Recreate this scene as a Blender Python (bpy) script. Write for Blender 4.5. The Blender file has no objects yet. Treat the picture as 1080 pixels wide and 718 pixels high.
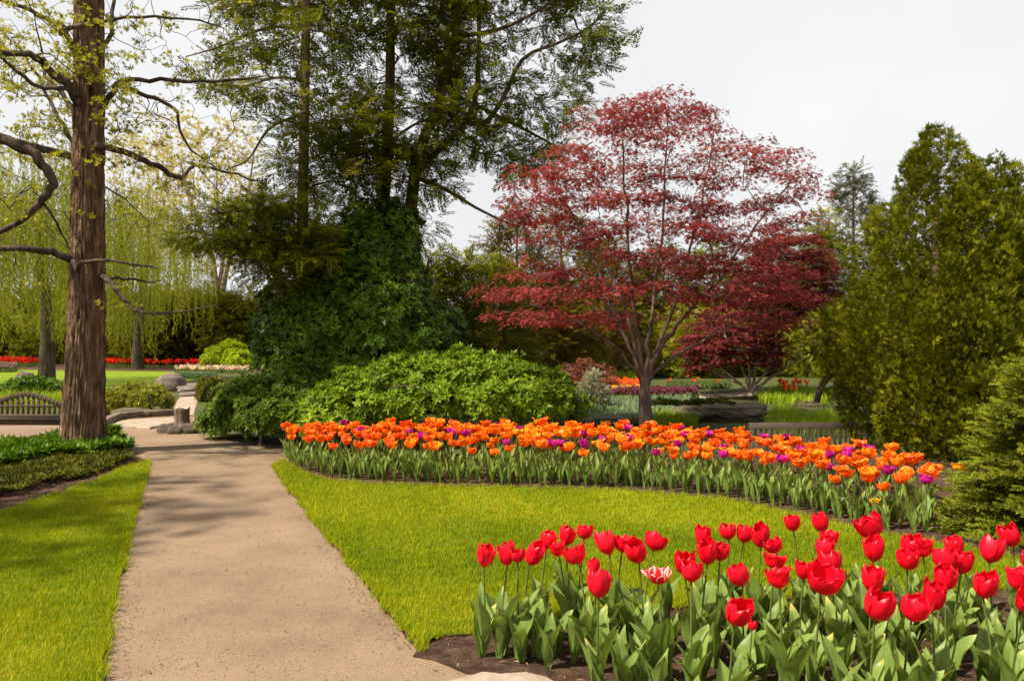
import bpy, math, random
import numpy as np

# ------------------------------------------------------------------ camera, sky, sun, exposure
SC = bpy.context.scene
COL = SC.collection
R = math.radians
CAM_H, FPX, CX, CY = 1.75, 850.0, 540.0, 359.0
cam_d = bpy.data.cameras.new('camera')
cam_d.sensor_width = 36.0
cam_d.lens = 36.0 * FPX / 1080.0
cam_d.clip_start, cam_d.clip_end = 0.1, 2000
cam = bpy.data.objects.new('camera', cam_d)
COL.objects.link(cam)
cam.location = (0, 0, CAM_H)
cam.rotation_euler = (R(90), 0, 0)
SC.camera = cam

SUN_EL, SUN_AZ_BACK = 53.0, 26.0          # sun stands to the left and behind the camera
sx, sy, sz = (-math.cos(R(SUN_EL)) * math.cos(R(SUN_AZ_BACK)), -math.cos(R(SUN_EL)) * math.sin(R(SUN_AZ_BACK)), math.sin(R(SUN_EL)))
sun_d = bpy.data.lights.new('sun', 'SUN')
sun_d.energy, sun_d.angle, sun_d.color = 4.9, R(2.0), (1.0, 0.92, 0.77)
sun = bpy.data.objects.new('sun', sun_d)
COL.objects.link(sun)
from mathutils import Vector
sun.rotation_euler = Vector((sx, sy, sz)).to_track_quat('Z', 'Y').to_euler()

W = bpy.data.worlds.new('World'); SC.world = W; W.use_nodes = True
nt = W.node_tree; nt.nodes.clear()
def wn(t): return nt.nodes.new(t)
sky = wn('ShaderNodeTexSky'); sky.sky_type = 'NISHITA'; sky.sun_disc = False
sky.sun_elevation = R(SUN_EL); sky.sun_rotation = math.atan2(sx, sy)
bgs = wn('ShaderNodeBackground'); bgs.inputs[1].default_value = 0.055
nt.links.new(sky.outputs[0], bgs.inputs[0])
bgc = wn('ShaderNodeBackground'); bgc.inputs[1].default_value = 0.475     # thin bright cloud sheet
tc = wn('ShaderNodeTexCoord'); sep = wn('ShaderNodeSeparateXYZ')
nt.links.new(tc.outputs['Generated'], sep.inputs[0])
nz = wn('ShaderNodeTexNoise'); nz.inputs['Scale'].default_value = 2.2; nz.inputs['Detail'].default_value = 4
nt.links.new(tc.outputs['Generated'], nz.inputs['Vector'])
cr = wn('ShaderNodeValToRGB')
cr.color_ramp.elements[0].position = .35; cr.color_ramp.elements[0].color = (.87, .875, .88, 1)
cr.color_ramp.elements[1].position = .65; cr.color_ramp.elements[1].color = (1, 1, 1, 1)
nt.links.new(nz.outputs[0], cr.inputs[0]); nt.links.new(cr.outputs[0], bgc.inputs[0])
mr = wn('ShaderNodeMapRange')
mr.inputs['From Min'].default_value = .42; mr.inputs['From Max'].default_value = .85
mr.inputs['To Min'].default_value = .97; mr.inputs['To Max'].default_value = .72
nt.links.new(sep.outputs[2], mr.inputs['Value'])
mx = wn('ShaderNodeMixShader'); out = wn('ShaderNodeOutputWorld')
nt.links.new(mr.outputs[0], mx.inputs[0]); nt.links.new(bgs.outputs[0], mx.inputs[1]); nt.links.new(bgc.outputs[0], mx.inputs[2])
nt.links.new(mx.outputs[0], out.inputs[0])

SC.view_settings.view_transform = 'Standard'
SC.view_settings.look = 'None'
SC.view_settings.exposure = 1.05
SC.view_settings.gamma = 1.0
SC.view_settings.use_curve_mapping = False
SC.render.engine = 'CYCLES'
SC.cycles.max_bounces = 6
SC.cycles.diffuse_bounces = 3
SC.cycles.glossy_bounces = 2
SC.cycles.transmission_bounces = 4
SC.cycles.use_denoising = True

rng = np.random.default_rng(11)
random.seed(5)

# ------------------------------------------------------------------ small maths
def ss(a, b, x):
    t = np.clip((np.asarray(x, float) - a) / (b - a), 0, 1)
    return t * t * (3 - 2 * t)

def tz(x, y):
    """terrain height: flat, with a sunken garden behind the orange bed"""
    return -0.46 * ss(12.35, 13.3, y) * ss(0.2, 1.6, x) * (1 - .8 * ss(24, 37, y))

def gp(px, py, dz=0.0):
    k = (py - CY) / FPX
    z = 0.0
    for _ in range(12):
        d = (CAM_H - z) / k
        z = float(tz((px - CX) / FPX * d, d))
    return np.array([(px - CX) / FPX * d, d, z + dz])

def wp(px, py, d):
    return np.array([(px - CX) / FPX * d, d, CAM_H - (py - CY) / FPX * d])

def nrm(v):
    v = np.asarray(v, float)
    return v / np.maximum(np.linalg.norm(v, axis=-1, keepdims=True), 1e-9)

def rdir(n):
    return nrm(rng.normal(size=(n, 3)))

def vnoise(p, s=1.0, seed=0):
    """smooth pseudo noise in about -1..1 at points p (N,k)"""
    r = np.random.default_rng(100 + seed)
    p = np.asarray(p, float) * s
    v = np.zeros(len(p))
    for i in range(6):
        k = r.normal(size=p.shape[1]) * (1 + i * .45)
        v += np.sin(p @ k + r.uniform(0, 6.28)) / (1 + .35 * i)
    return v / 3.2

def in_poly(pts, poly):
    x, y = pts[:, 0], pts[:, 1]
    ins = np.zeros(len(pts), bool)
    n = len(poly)
    for i in range(n):
        x0, y0 = poly[i][0], poly[i][1]; x1, y1 = poly[(i + 1) % n][0], poly[(i + 1) % n][1]
        c = ((y0 > y) != (y1 > y)) & (x < (x1 - x0) * (y - y0) / (y1 - y0 + 1e-12) + x0)
        ins ^= c
    return ins

def sample_poly(poly, n, weight=None):
    poly = np.asarray(poly)[:, :2]
    lo, hi = poly.min(0), poly.max(0)
    got = []
    tot = 0
    while tot < n:
        p = rng.uniform(lo, hi, size=(max(n * 2, 200), 2))
        p = p[in_poly(p, poly)]
        if weight is not None and len(p):
            p = p[rng.random(len(p)) < weight(p)]
        got.append(p); tot += len(p)
        if len(got) > 400: break
    return np.concatenate(got)[:n]

# ------------------------------------------------------------------ materials
def mat(name, build):
    m = bpy.data.materials.new(name); m.use_nodes = True
    t = m.node_tree; t.nodes.clear()
    o = t.nodes.new('ShaderNodeOutputMaterial')
    s = build(t, t.nodes.new, t.links.new)
    t.links.new(s, o.inputs[0])
    return m

def ramp(t, fac, stops):
    r = t.nodes.new('ShaderNodeValToRGB')
    e = r.color_ramp.elements
    while len(e) < len(stops): e.new(.5)
    for el, (p, c) in zip(e, stops):
        el.position = p; el.color = (*c, 1)
    if fac is not None: t.links.new(fac, r.inputs[0])
    return r.outputs[0]

def leaf_mat(name, stops, trans=.3, rough=.5, spec=.3, tcol=1.25):
    def b(t, N, L):
        a = N('ShaderNodeAttribute'); a.attribute_name = 'tint'
        oi = N('ShaderNodeObjectInfo')
        add = N('ShaderNodeMath'); add.operation = 'MULTIPLY_ADD'; add.inputs[1].default_value = .16; L(oi.outputs['Random'], add.inputs[0]); L(a.outputs['Fac'], add.inputs[2])
        sub = N('ShaderNodeMath'); sub.operation = 'SUBTRACT'; sub.inputs[1].default_value = .08; L(add.outputs[0], sub.inputs[0])
        c = ramp(t, sub.outputs[0], stops)
        p = N('ShaderNodeBsdfPrincipled'); L(c, p.inputs['Base Color'])
        p.inputs['Roughness'].default_value = rough; p.inputs['Specular IOR Level'].default_value = spec
        tr = N('ShaderNodeBsdfTranslucent')
        mul = N('ShaderNodeMix'); mul.data_type = 'RGBA'; mul.blend_type = 'MULTIPLY'; mul.inputs[0].default_value = 1
        L(c, mul.inputs[6]); mul.inputs[7].default_value = (tcol * 1.1, tcol, tcol * .6, 1); L(mul.outputs[2], tr.inputs[0])
        mxs = N('ShaderNodeMixShader'); mxs.inputs[0].default_value = trans
        L(p.outputs[0], mxs.inputs[1]); L(tr.outputs[0], mxs.inputs[2])
        return mxs.outputs[0]
    return mat(name, b)

def noise_mat(name, stops, scale=8, detail=6, stretch=(1, 1, 1), rough=.85, bump=.3, bscale=None, dist=.02, stops2=None, scale2=1.0, spec=.2):
    """noise coloured surface in object space, with bump"""
    def b(t, N, L):
        tc = N('ShaderNodeTexCoord'); mp = N('ShaderNodeMapping'); mp.inputs['Scale'].default_value = stretch
        L(tc.outputs['Object'], mp.inputs[0])
        n = N('ShaderNodeTexNoise'); n.inputs['Scale'].default_value = scale; n.inputs['Detail'].default_value = detail; n.inputs['Roughness'].default_value = .65
        L(mp.outputs[0], n.inputs['Vector'])
        c = ramp(t, n.outputs[0], stops)
        if stops2:
            n2 = N('ShaderNodeTexNoise'); n2.inputs['Scale'].default_value = scale2; n2.inputs['Detail'].default_value = 5
            L(mp.outputs[0], n2.inputs['Vector'])
            c2 = ramp(t, n2.outputs[0], stops2)
            m = N('ShaderNodeMix'); m.data_type = 'RGBA'; m.blend_type = 'MULTIPLY'; m.inputs[0].default_value = 1
            L(c, m.inputs[6]); L(c2, m.inputs[7]); c = m.outputs[2]
        p = N('ShaderNodeBsdfPrincipled'); L(c, p.inputs['Base Color'])
        p.inputs['Roughness'].default_value = rough; p.inputs['Specular IOR Level'].default_value = spec
        nb = N('ShaderNodeTexNoise'); nb.inputs['Scale'].default_value = bscale or scale * 2; nb.inputs['Detail'].default_value = 8; nb.inputs['Roughness'].default_value = .7
        L(mp.outputs[0], nb.inputs['Vector'])
        bp = N('ShaderNodeBump'); bp.inputs['Strength'].default_value = bump; bp.inputs['Distance'].default_value = dist
        L(nb.outputs[0], bp.inputs['Height']); L(bp.outputs[0], p.inputs['Normal'])
        return p.outputs[0]
    return mat(name, b)

M = {}
M['ground'] = noise_mat('ground_mixed', [(.3, (.035, .030, .012)), (.5, (.05, .055, .012)), (.7, (.075, .095, .016))], 1.6, bump=.6, bscale=20)
M['lawn'] = noise_mat('lawn_turf', [(.25, (.095, .155, .005)), (.5, (.165, .23, .006)), (.75, (.25, .28, .010))], 2.2, 8, bump=1, bscale=110, dist=.03,
                      stops2=[(.3, (.72, .78, .8)), (.7, (1.1, 1.08, 1))], scale2=30)
M['path'] = noise_mat('path_gravel', [(.22, (.120, .078, .048)), (.45, (.195, .132, .084)), (.62, (.236, .163, .106)), (.82, (.295, .213, .146))], .9, 10, rough=.95, bump=.55, bscale=140, dist=.012,
                      stops2=[(.30, (.84, .83, .82)), (.46, (.97, .97, .97)), (.62, (1.02, 1.02, 1.02)), (.75, (1.10, 1.10, 1.10))], scale2=110)
M['far_path'] = noise_mat('pale_path', [(.3, (.24, .175, .13)), (.7, (.36, .275, .215))], 3, bump=.3, bscale=60)
M['soil'] = noise_mat('bed_soil', [(.3, (.028, .014, .008)), (.5, (.085, .045, .026)), (.72, (.19, .115, .07))], 9, 9, rough=.95, bump=1, bscale=45, dist=.05)
M['stone_slab'] = noise_mat('pale_stone', [(.3, (.22, .165, .12)), (.7, (.38, .30, .23))], 6, bump=.5, bscale=40)
M['rock'] = noise_mat('grey_rock', [(.25, (.05, .04, .032)), (.5, (.15, .115, .09)), (.75, (.30, .235, .18))], 5, 9, stretch=(1, 1, 3), bump=1, bscale=9, dist=.06)
M['moss_rock'] = noise_mat('moss_rock', [(.3, (.045, .035, .025)), (.5, (.13, .10, .07)), (.66, (.12, .11, .035)), (.8, (.25, .2, .14))], 4, 9, stretch=(1, 1, 4), bump=1, bscale=7, dist=.08)
M['kerb'] = noise_mat('kerb_stone', [(.3, (.10, .075, .055)), (.7, (.22, .17, .13))], 5, bump=.6)

def bark(name, dark, mid, lite, s=7, st=(1, 1, .13), bump=1.0, dist=.05):
    return noise_mat(name, [(.32, dark), (.5, mid), (.68, lite)], s, 8, stretch=st, rough=.9, bump=bump, bscale=s * 1.2, dist=dist)
M['bark_big'] = bark('bark_furrowed', (.038, .020, .011), (.20, .115, .064), (.42, .28, .175), 16, (1, 1, .16), 1.0, .09)
M['bark_dark'] = bark('bark_dark', (.024, .017, .012), (.080, .056, .040), (.16, .118, .085), 9)
M['bark_ever'] = bark('bark_evergreen', (.032, .021, .014), (.125, .080, .052), (.24, .165, .11), 9)
M['bark_maple'] = bark('bark_maple', (.042, .028, .020), (.125, .086, .062), (.24, .18, .135), 8, (1, 1, .3), .6)
M['bark_pale'] = bark('bark_pale', (.11, .085, .065), (.25, .20, .155), (.40, .33, .27), 6, (1, 1, .3), .6)

M['grass'] = leaf_mat('grass_blades', [(.0, (.10, .16, .004)), (.35, (.212, .27, .005)), (.65, (.315, .345, .007)), (.85, (.41, .375, .012)), (1, (.52, .43, .06))], .35, .6, .08)
M['leaf_young'] = leaf_mat('young_leaf', [(0, (.14, .16, .008)), (.5, (.25, .26, .016)), (1, (.40, .37, .04))], .45)
M['needle'] = leaf_mat('evergreen_needle', [(0, (.042, .062, .004)), (.4, (.110, .135, .008)), (.75, (.21, .215, .012)), (.93, (.22, .17, .03)), (1, (.22, .12, .05))], .3, .65, .06)
M['holly'] = leaf_mat('dark_glossy_leaf', [(0, (.030, .068, .003)), (.5, (.080, .145, .006)), (.85, (.16, .24, .010)), (1, (.24, .32, .02))], .15, .42, .22)
M['shrub'] = leaf_mat('bright_shrub_leaf', [(0, (.062, .115, .004)), (.5, (.150, .235, .007)), (1, (.34, .42, .022))], .28, .5, .16)
M['shrub_mid'] = leaf_mat('mid_shrub_leaf', [(0, (.040, .085, .004)), (.5, (.09, .15, .007)), (1, (.18, .24, .018))], .25, .5, .16)
M['lime'] = leaf_mat('lime_shrub_leaf', [(0, (.22, .32, .003)), (.5, (.33, .44, .004)), (1, (.46, .55, .012))], .3, .5, .25)
M['yellowbush'] = leaf_mat('yellow_green_leaf', [(0, (.11, .13, .006)), (.5, (.22, .235, .010)), (1, (.38, .34, .03))], .3, .45, .3)
M['arbor'] = leaf_mat('arborvitae_spray', [(0, (.040, .055, .004)), (.45, (.118, .132, .006)), (.8, (.235, .23, .009)), (1, (.31, .24, .04))], .12, .65, .06)
M['spruce'] = leaf_mat('spruce_needle', [(0, (.070, .095, .006)), (.5, (.155, .180, .010)), (1, (.29, .30, .025))], .15, .6, .08)
M['olive'] = leaf_mat('olive_conifer', [(0, (.045, .055, .004)), (.5, (.11, .112, .008)), (1, (.20, .18, .016))], .25, .65, .06)
M['brownolive'] = leaf_mat('bronze_conifer', [(0, (.06, .050, .006)), (.5, (.14, .11, .012)), (1, (.24, .17, .03))], .25, .65, .06)
M['greyconifer'] = leaf_mat('grey_conifer', [(0, (.06, .065, .03)), (.5, (.12, .12, .06)), (1, (.20, .19, .11))], .2, .6, .15)
M['paleconifer'] = leaf_mat('pale_conifer', [(0, (.16, .17, .10)), (.5, (.28, .29, .18)), (1, (.48, .47, .32))], .2, .6, .15)
M['willow'] = leaf_mat('willow_leaf', [(0, (.125, .15, .012)), (.5, (.22, .245, .018)), (1, (.36, .36, .04))], .45, .5, .2)
M['bud'] = leaf_mat('pale_bud_leaf', [(0, (.26, .24, .08)), (.5, (.38, .34, .12)), (1, (.50, .45, .2))], .45, .6, .15)
M['maple'] = leaf_mat('red_maple_leaf', [(0, (.095, .013, .014)), (.45, (.205, .030, .030)), (.8, (.33, .066, .058)), (1, (.44, .13, .09))], .32, .6, .08, 1.25)
M['maple_dark'] = leaf_mat('dark_maple_leaf', [(0, (.05, .010, .010)), (.5, (.115, .018, .017)), (1, (.21, .040, .032))], .3, .6, .08, 1.25)
M['bronze'] = leaf_mat('bronze_maple_leaf', [(0, (.085, .028, .014)), (.5, (.16, .05, .024)), (1, (.26, .10, .05))], .3, .5, .2)
M['groundcover'] = leaf_mat('groundcover_leaf', [(0, (.035, .085, .004)), (.5, (.080, .155, .006)), (1, (.15, .23, .015))], .25, .5, .12)
M['lowcover'] = leaf_mat('low_olive_leaf', [(0, (.035, .048, .005)), (.5, (.085, .092, .008)), (1, (.19, .15, .02))], .2, .6, .08)
M['tulip_leaf'] = leaf_mat('tulip_leaf', [(0, (.085, .14, .024)), (.5, (.15, .22, .040)), (.85, (.23, .30, .065)), (1, (.42, .36, .10))], .28, .45, .25)
M['tulip_stem'] = leaf_mat('tulip_stem', [(0, (.06, .085, .018)), (.5, (.10, .13, .026)), (1, (.15, .15, .04))], .1, .45, .3)
M['iris'] = leaf_mat('iris_leaf', [(0, (.12, .20, .006)), (.5, (.22, .31, .008)), (1, (.34, .40, .02))], .35, .5, .25)
M['palebed'] = leaf_mat('pale_tulip_foliage', [(0, (.10, .16, .07)), (.5, (.19, .26, .13)), (1, (.30, .36, .20))], .2, .45, .3)
M['litter'] = leaf_mat('dry_litter', [(0, (.035, .020, .012)), (.5, (.10, .06, .035)), (.85, (.22, .14, .09)), (1, (.40, .31, .22))], .1, .8, .1)
M['pebble'] = leaf_mat('path_pebble', [(0, (.09, .058, .038)), (.5, (.20, .138, .092)), (.93, (.29, .215, .155)), (1, (.42, .35, .28))], .0, .9, .15)

def petal_mat(name, stops, trans=.35, rough=.38):
    return leaf_mat(name, stops, trans, rough, .35, 1.0)
M['red'] = petal_mat('red_petal', [(0, (.52, .002, .014)), (.5, (.84, .004, .026)), (.92, (.90, .012, .04)), (1, (.92, .06, .08))])
M['redwhite'] = petal_mat('white_streaked_petal', [(0, (.60, .005, .012)), (.55, (.72, .02, .03)), (.7, (.86, .55, .5)), (1, (.9, .85, .8))])
M['orangered'] = petal_mat('orange_red_petal', [(0, (.74, .055, .004)), (.5, (.88, .12, .006)), (1, (.94, .36, .012))])
M['orange'] = petal_mat('orange_petal', [(0, (.84, .11, .004)), (.5, (.92, .23, .006)), (1, (.95, .50, .016))])
M['yelloworange'] = petal_mat('yellow_orange_petal', [(0, (.88, .22, .005)), (.5, (.93, .38, .008)), (1, (.96, .60, .03))])
M['yellow'] = petal_mat('yellow_petal', [(0, (.82, .45, .02)), (.5, (.9, .6, .03)), (1, (.92, .75, .1))])
M['purple'] = petal_mat('purple_petal', [(0, (.38, .006, .16)), (.5, (.58, .016, .28)), (1, (.72, .07, .42))])
def far_mat(name, c): return leaf_mat(name, [(0, tuple(x * .6 for x in c)), (.5, c), (1, tuple(min(1, x * 1.25) for x in c))], .3, .5, .2)
M['f_red'] = far_mat('far_red', (.74, .045, .02)); M['f_pink'] = far_mat('far_pink', (.75, .05, .12)); M['f_orange'] = far_mat('far_orange', (.82, .16, .03))
M['f_yellow'] = far_mat('far_yellow', (.82, .56, .06)); M['f_white'] = far_mat('far_cream', (.75, .60, .50)); M['f_plum'] = far_mat('far_plum', (.20, .06, .09))
M['f_leaf'] = far_mat('far_tulip_leaf', (.12, .17, .05)); M['f_mauve'] = far_mat('far_mauve', (.34, .22, .26))
M['wood_dark'] = noise_mat('weathered_dark_wood', [(.3, (.045, .030, .020)), (.6, (.10, .068, .045)), (.8, (.16, .115, .08))], 6, stretch=(1, 8, 8), bump=.4)
M['wood_pale'] = noise_mat('weathered_pale_wood', [(.3, (.32, .235, .155)), (.6, (.47, .37, .26)), (.8, (.58, .48, .36))], 6, stretch=(1, 8, 8), bump=.4)

# ------------------------------------------------------------------ mesh building
def mesh_np(name, V, groups, mats, tint=None, smooth=False):
    """groups: list of (faces (M,k) array, material index)."""
    me = bpy.data.meshes.new(name)
    V = np.ascontiguousarray(V, dtype=np.float32)
    me.vertices.add(len(V)); me.vertices.foreach_set('co', V.ravel())
    loops = np.concatenate([g[0].ravel() for g in groups]).astype(np.int32)
    tot = np.concatenate([np.full(len(g[0]), g[0].shape[1], np.int32) for g in groups])
    mi = np.concatenate([np.full(len(g[0]), g[1], np.int32) for g in groups])
    start = np.concatenate([[0], np.cumsum(tot)[:-1]]).astype(np.int32)
    me.loops.add(len(loops)); me.loops.foreach_set('vertex_index', loops)
    me.polygons.add(len(tot)); me.polygons.foreach_set('loop_start', start)
    try: me.polygons.foreach_set('loop_total', tot)
    except Exception: pass
    me.polygons.foreach_set('material_index', mi)
    if smooth: me.polygons.foreach_set('use_smooth', np.ones(len(tot), bool))
    for m in mats: me.materials.append(m)
    if tint is not None:
        dom = 'POINT' if len(tint) == len(V) and len(tint) != len(tot) else 'FACE'
        a = me.attributes.new('tint', 'FLOAT', dom)
        a.data.foreach_set('value', np.clip(np.asarray(tint, np.float32), 0, 1))
    me.update(calc_edges=True)
    return me

def link(name, me, parent=None, loc=None):
    o = bpy.data.objects.new(name, me); COL.objects.link(o)
    if parent is not None: o.parent = parent
    if loc is not None: o.location = tuple(loc)
    return o

def empty(name, loc, rz=0.0):
    o = bpy.data.objects.new(name, None); COL.objects.link(o)
    o.location = tuple(loc); o.rotation_euler = (0, 0, rz); o.empty_display_size = .1
    return o

def tag(o, label=None, cat=None, group=None, kind=None):
    if label: o['label'] = label
    if cat: o['category'] = cat
    if group: o['group'] = group
    if kind: o['kind'] = kind
    return o

def copy_tree(o, parent=None):
    c = o.copy(); COL.objects.link(c)
    if parent is not None: c.parent = parent
    for ch in list(o.children): copy_tree(ch, c)
    return c

class MB:
    """boxes, tubes and grids collected into one mesh"""
    def __init__(s): s.v = []; s.f4 = []; s.f3 = []; s.n = 0
    def add(s, V, F4=None, F3=None):
        V = np.asarray(V, float)
        if F4 is not None and len(F4): s.f4.append(np.asarray(F4) + s.n)
        if F3 is not None and len(F3): s.f3.append(np.asarray(F3) + s.n)
        s.v.append(V); s.n += len(V)
    def box(s, c, size, rot=None, ch=.006):
        x, y, z = [k / 2 for k in size]; ch = min(ch, x * .4, y * .4, z * .4)
        V = []
        for sxx in (-1, 1):
            for syy in (-1, 1):
                for szz in (-1, 1):
                    V += [(sxx * (x - ch), syy * (y - ch), szz * z), (sxx * (x - ch), syy * y, szz * (z - ch)), (sxx * x, syy * (y - ch), szz * (z - ch))]
        import bmesh
        bm = bmesh.new()
        for p in V: bm.verts.new(p)
        bmesh.ops.convex_hull(bm, input=bm.verts)
        bm.verts.ensure_lookup_table(); bm.verts.index_update()
        Vn = np.array([v.co[:] for v in bm.verts]); F3 = [[v.index for v in f.verts] for f in bm.faces if len(f.verts) == 3]
        F4 = [[v.index for v in f.verts] for f in bm.faces if len(f.verts) == 4]
        bm.free()
        if rot is not None: Vn = Vn @ np.asarray(rot).T
        s.add(Vn + np.asarray(c), np.array(F4, int).reshape(-1, 4), np.array(F3, int).reshape(-1, 3))
    def tube(s, P, rad, sides, cap=True):
        P = np.asarray(P, float); rad = np.broadcast_to(np.asarray(rad, float), (len(P),))
        T = nrm(np.gradient(P, axis=0))
        ref = np.array([0, 0, 1.0]) if abs(T[0, 2]) < .8 else np.array([1.0, 0, 0])
        n0 = nrm(np.cross(T, ref)); b0 = np.cross(T, n0)
        a = np.arange(sides) / sides * 2 * math.pi
        V = P[:, None] + rad[:, None, None] * (n0[:, None] * np.cos(a)[None, :, None] + b0[:, None] * np.sin(a)[None, :, None])
        i = np.arange(len(P) - 1)[:, None] * sides; j = np.arange(sides)[None]
        k = (j + 1) % sides
        F = np.stack([i + j, i + k, i + sides + k, i + sides + j], -1).reshape(-1, 4)
        s.add(V.reshape(-1, 3), F)
    def build(s, name, m, smooth=True, tint=None):
        g = []
        if s.f4: g.append((np.concatenate(s.f4), 0))
        if s.f3: g.append((np.concatenate(s.f3), 0))
        return mesh_np(name, np.concatenate(s.v), g, [m], tint, smooth)

def frames_y(d, up):
    """columns x,y,z with y along d and z near up"""
    y = nrm(d); x = nrm(np.cross(y, up)); z = np.cross(x, y)
    return np.stack([x, y, z], -1)

def frames_z(n, spin):
    z = nrm(n)
    ref = np.where(np.abs(z[:, 2:3]) < .9, np.array([[0, 0, 1.0]]), np.array([[1.0, 0, 0]]))
    a = nrm(np.cross(ref, z)); b = np.cross(z, a)
    c, s_ = np.cos(spin)[:, None], np.sin(spin)[:, None]
    x = a * c + b * s_; y = -a * s_ + b * c
    return np.stack([x, y, z], -1)

def scatter(tpl, pos, rot, scale, tint, jitter=.1):
    """instances of template (V, F4, face tint offset) baked to one array set"""
    V, F = tpl[0], tpl[1]
    N, n, m = len(pos), len(V), len(F)
    sc = np.broadcast_to(np.asarray(scale, float), (N,))
    P = np.einsum('nij,vj->nvi', rot, V) * sc[:, None, None] + pos[:, None]
    FF = F[None] + (np.arange(N) * n)[:, None, None]
    T = np.repeat(np.asarray(tint), m) + rng.normal(size=N * m) * jitter
    if len(tpl) > 2: T += np.tile(tpl[2], N)
    return P.reshape(-1, 3), FF.reshape(-1, F.shape[1]), T

def merge(parts):
    off = 0; V = []; F = []; T = []
    for v, f, t in parts:
        V.append(v); F.append(f + off); T.append(t); off += len(v)
    return np.concatenate(V), np.concatenate(F), np.concatenate(T)

def rhomb(base, d, l, w, up=(0, 0, 1)):
    base = np.asarray(base, float); d = nrm(d); s_ = nrm(np.cross(d, up)) * w / 2
    return np.array([base, base + d * l * .45 + s_, base + d * l, base + d * l * .45 - s_])

def tpl_from_quads(q):
    V = np.concatenate(q); F = np.arange(len(V)).reshape(-1, 4)
    return V, F

def t_leaf(l=1.0, w=.45, fold=.12, droop=.1):
    V = np.array([(0, 0, 0), (w / 2, .42 * l, fold), (0, l, -droop), (-w / 2, .42 * l, fold), (0, .5 * l, 0)])
    return V, np.array([[0, 1, 2, 4], [0, 4, 2, 3]])

def t_rosette(n=7, l=1.0, w=.36, elev=.35, seed=0):
    r = np.random.default_rng(seed); q = []
    for i in range(n):
        a = i / n * 6.283 + r.uniform(-.2, .2); e = elev + r.uniform(-.25, .25) + (.5 if i % 3 == 0 else 0)
        d = np.array([math.cos(a) * math.cos(e), math.sin(a) * math.cos(e), math.sin(e)])
        L = l * r.uniform(.7, 1.1)
        q.append(rhomb((0, 0, 0), d, L, w * L, up=(0, 0, 1) if e < 1.2 else (1, 0, 0)))
    return tpl_from_quads(q)

def t_feather(k=8, l=1.0, ll=.28, lw=.07, ang=.95, seed=0, droop=.12):
    r = np.random.default_rng(seed); q = []
    for i in range(k):
        y = l * (i + .4) / k
        for s_ in (-1, 1):
            a = ang + r.uniform(-.2, .2); L = ll * (1.1 - .6 * i / k) * r.uniform(.8, 1.2)
            d = np.array([s_ * math.sin(a), math.cos(a), r.uniform(-.25, .25)])
            q.append(rhomb((0, y, -droop * (y / l) ** 2), d, L, lw))
    q.append(rhomb((0, l * .85, -droop), (0, 1, -.2), ll * .7, lw))
    return tpl_from_quads(q)

def t_fan(seed=0, n=10):
    """flat scale-leaf spray, like arborvitae"""
    r = np.random.default_rng(seed); q = []
    for i in range(n):
        a = (i / (n - 1) - .5) * 2.0 + r.uniform(-.12, .12)
        y0 = .35 * r.random(); L = (1.0 - .35 * abs(a)) * r.uniform(.55, .8)
        q.append(rhomb((math.sin(a) * y0 * .4, y0, r.uniform(-.04, .04)), (math.sin(a), math.cos(a), r.uniform(-.3, .3)), L, .105))
    return tpl_from_quads(q)

def t_maple(seed=0):
    r = np.random.default_rng(seed); q = []
    for a, L in ((-1.7, .5), (-.85, .85), (0, 1.0), (.85, .85), (1.7, .5)):
        q.append(rhomb((0, 0, 0), (math.sin(a), math.cos(a), -.15 + r.uniform(-.12, .12)), L, .26))
    return tpl_from_quads(q)

def t_strand(seed=0, L=3.0, n=34, ll=.17, lw=.035):
    """hanging willow withe: narrow leaves on a thin cord"""
    r = np.random.default_rng(seed); q = []
    dx, dy = r.uniform(-.25, .25, 2)
    cord = [np.array([dx * math.sin(t * 2.2) , dy * math.sin(t * 1.7), -t * L]) for t in np.linspace(0, 1, n)]
    for i in range(n):
        a = r.uniform(0, 6.283)
        q.append(rhomb(cord[i], (.55 * math.cos(a), .55 * math.sin(a), -1), ll * r.uniform(.7, 1.2), lw, up=(math.sin(a), -math.cos(a), .1)))
        if i % 3 == 0 and i + 3 < n:
            c = cord[i + 3] - cord[i]
            q.append(rhomb(cord[i], c, np.linalg.norm(c) * 1.1, .012, up=(1, .3, 0)))
    return tpl_from_quads(q)

def t_twig(seed=0, n=44):
    """conifer twig: a brush of short needles round an axis along +Y"""
    r = np.random.default_rng(seed); q = []
    for i in range(n):
        y = (i + .3) / n; a = r.uniform(-2.2, 2.2)
        d = np.array([math.sin(a) * .8, .75, math.cos(a) * .8])
        q.append(rhomb((0, y, 0), d,   .17 * r.uniform(.8, 1.2), .05, up=(math.cos(a), 0, -math.sin(a))))
    q.append(rhomb((0, 0, 0), (0, 1, 0), 1.05, .05))
    return tpl_from_quads(q)

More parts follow.
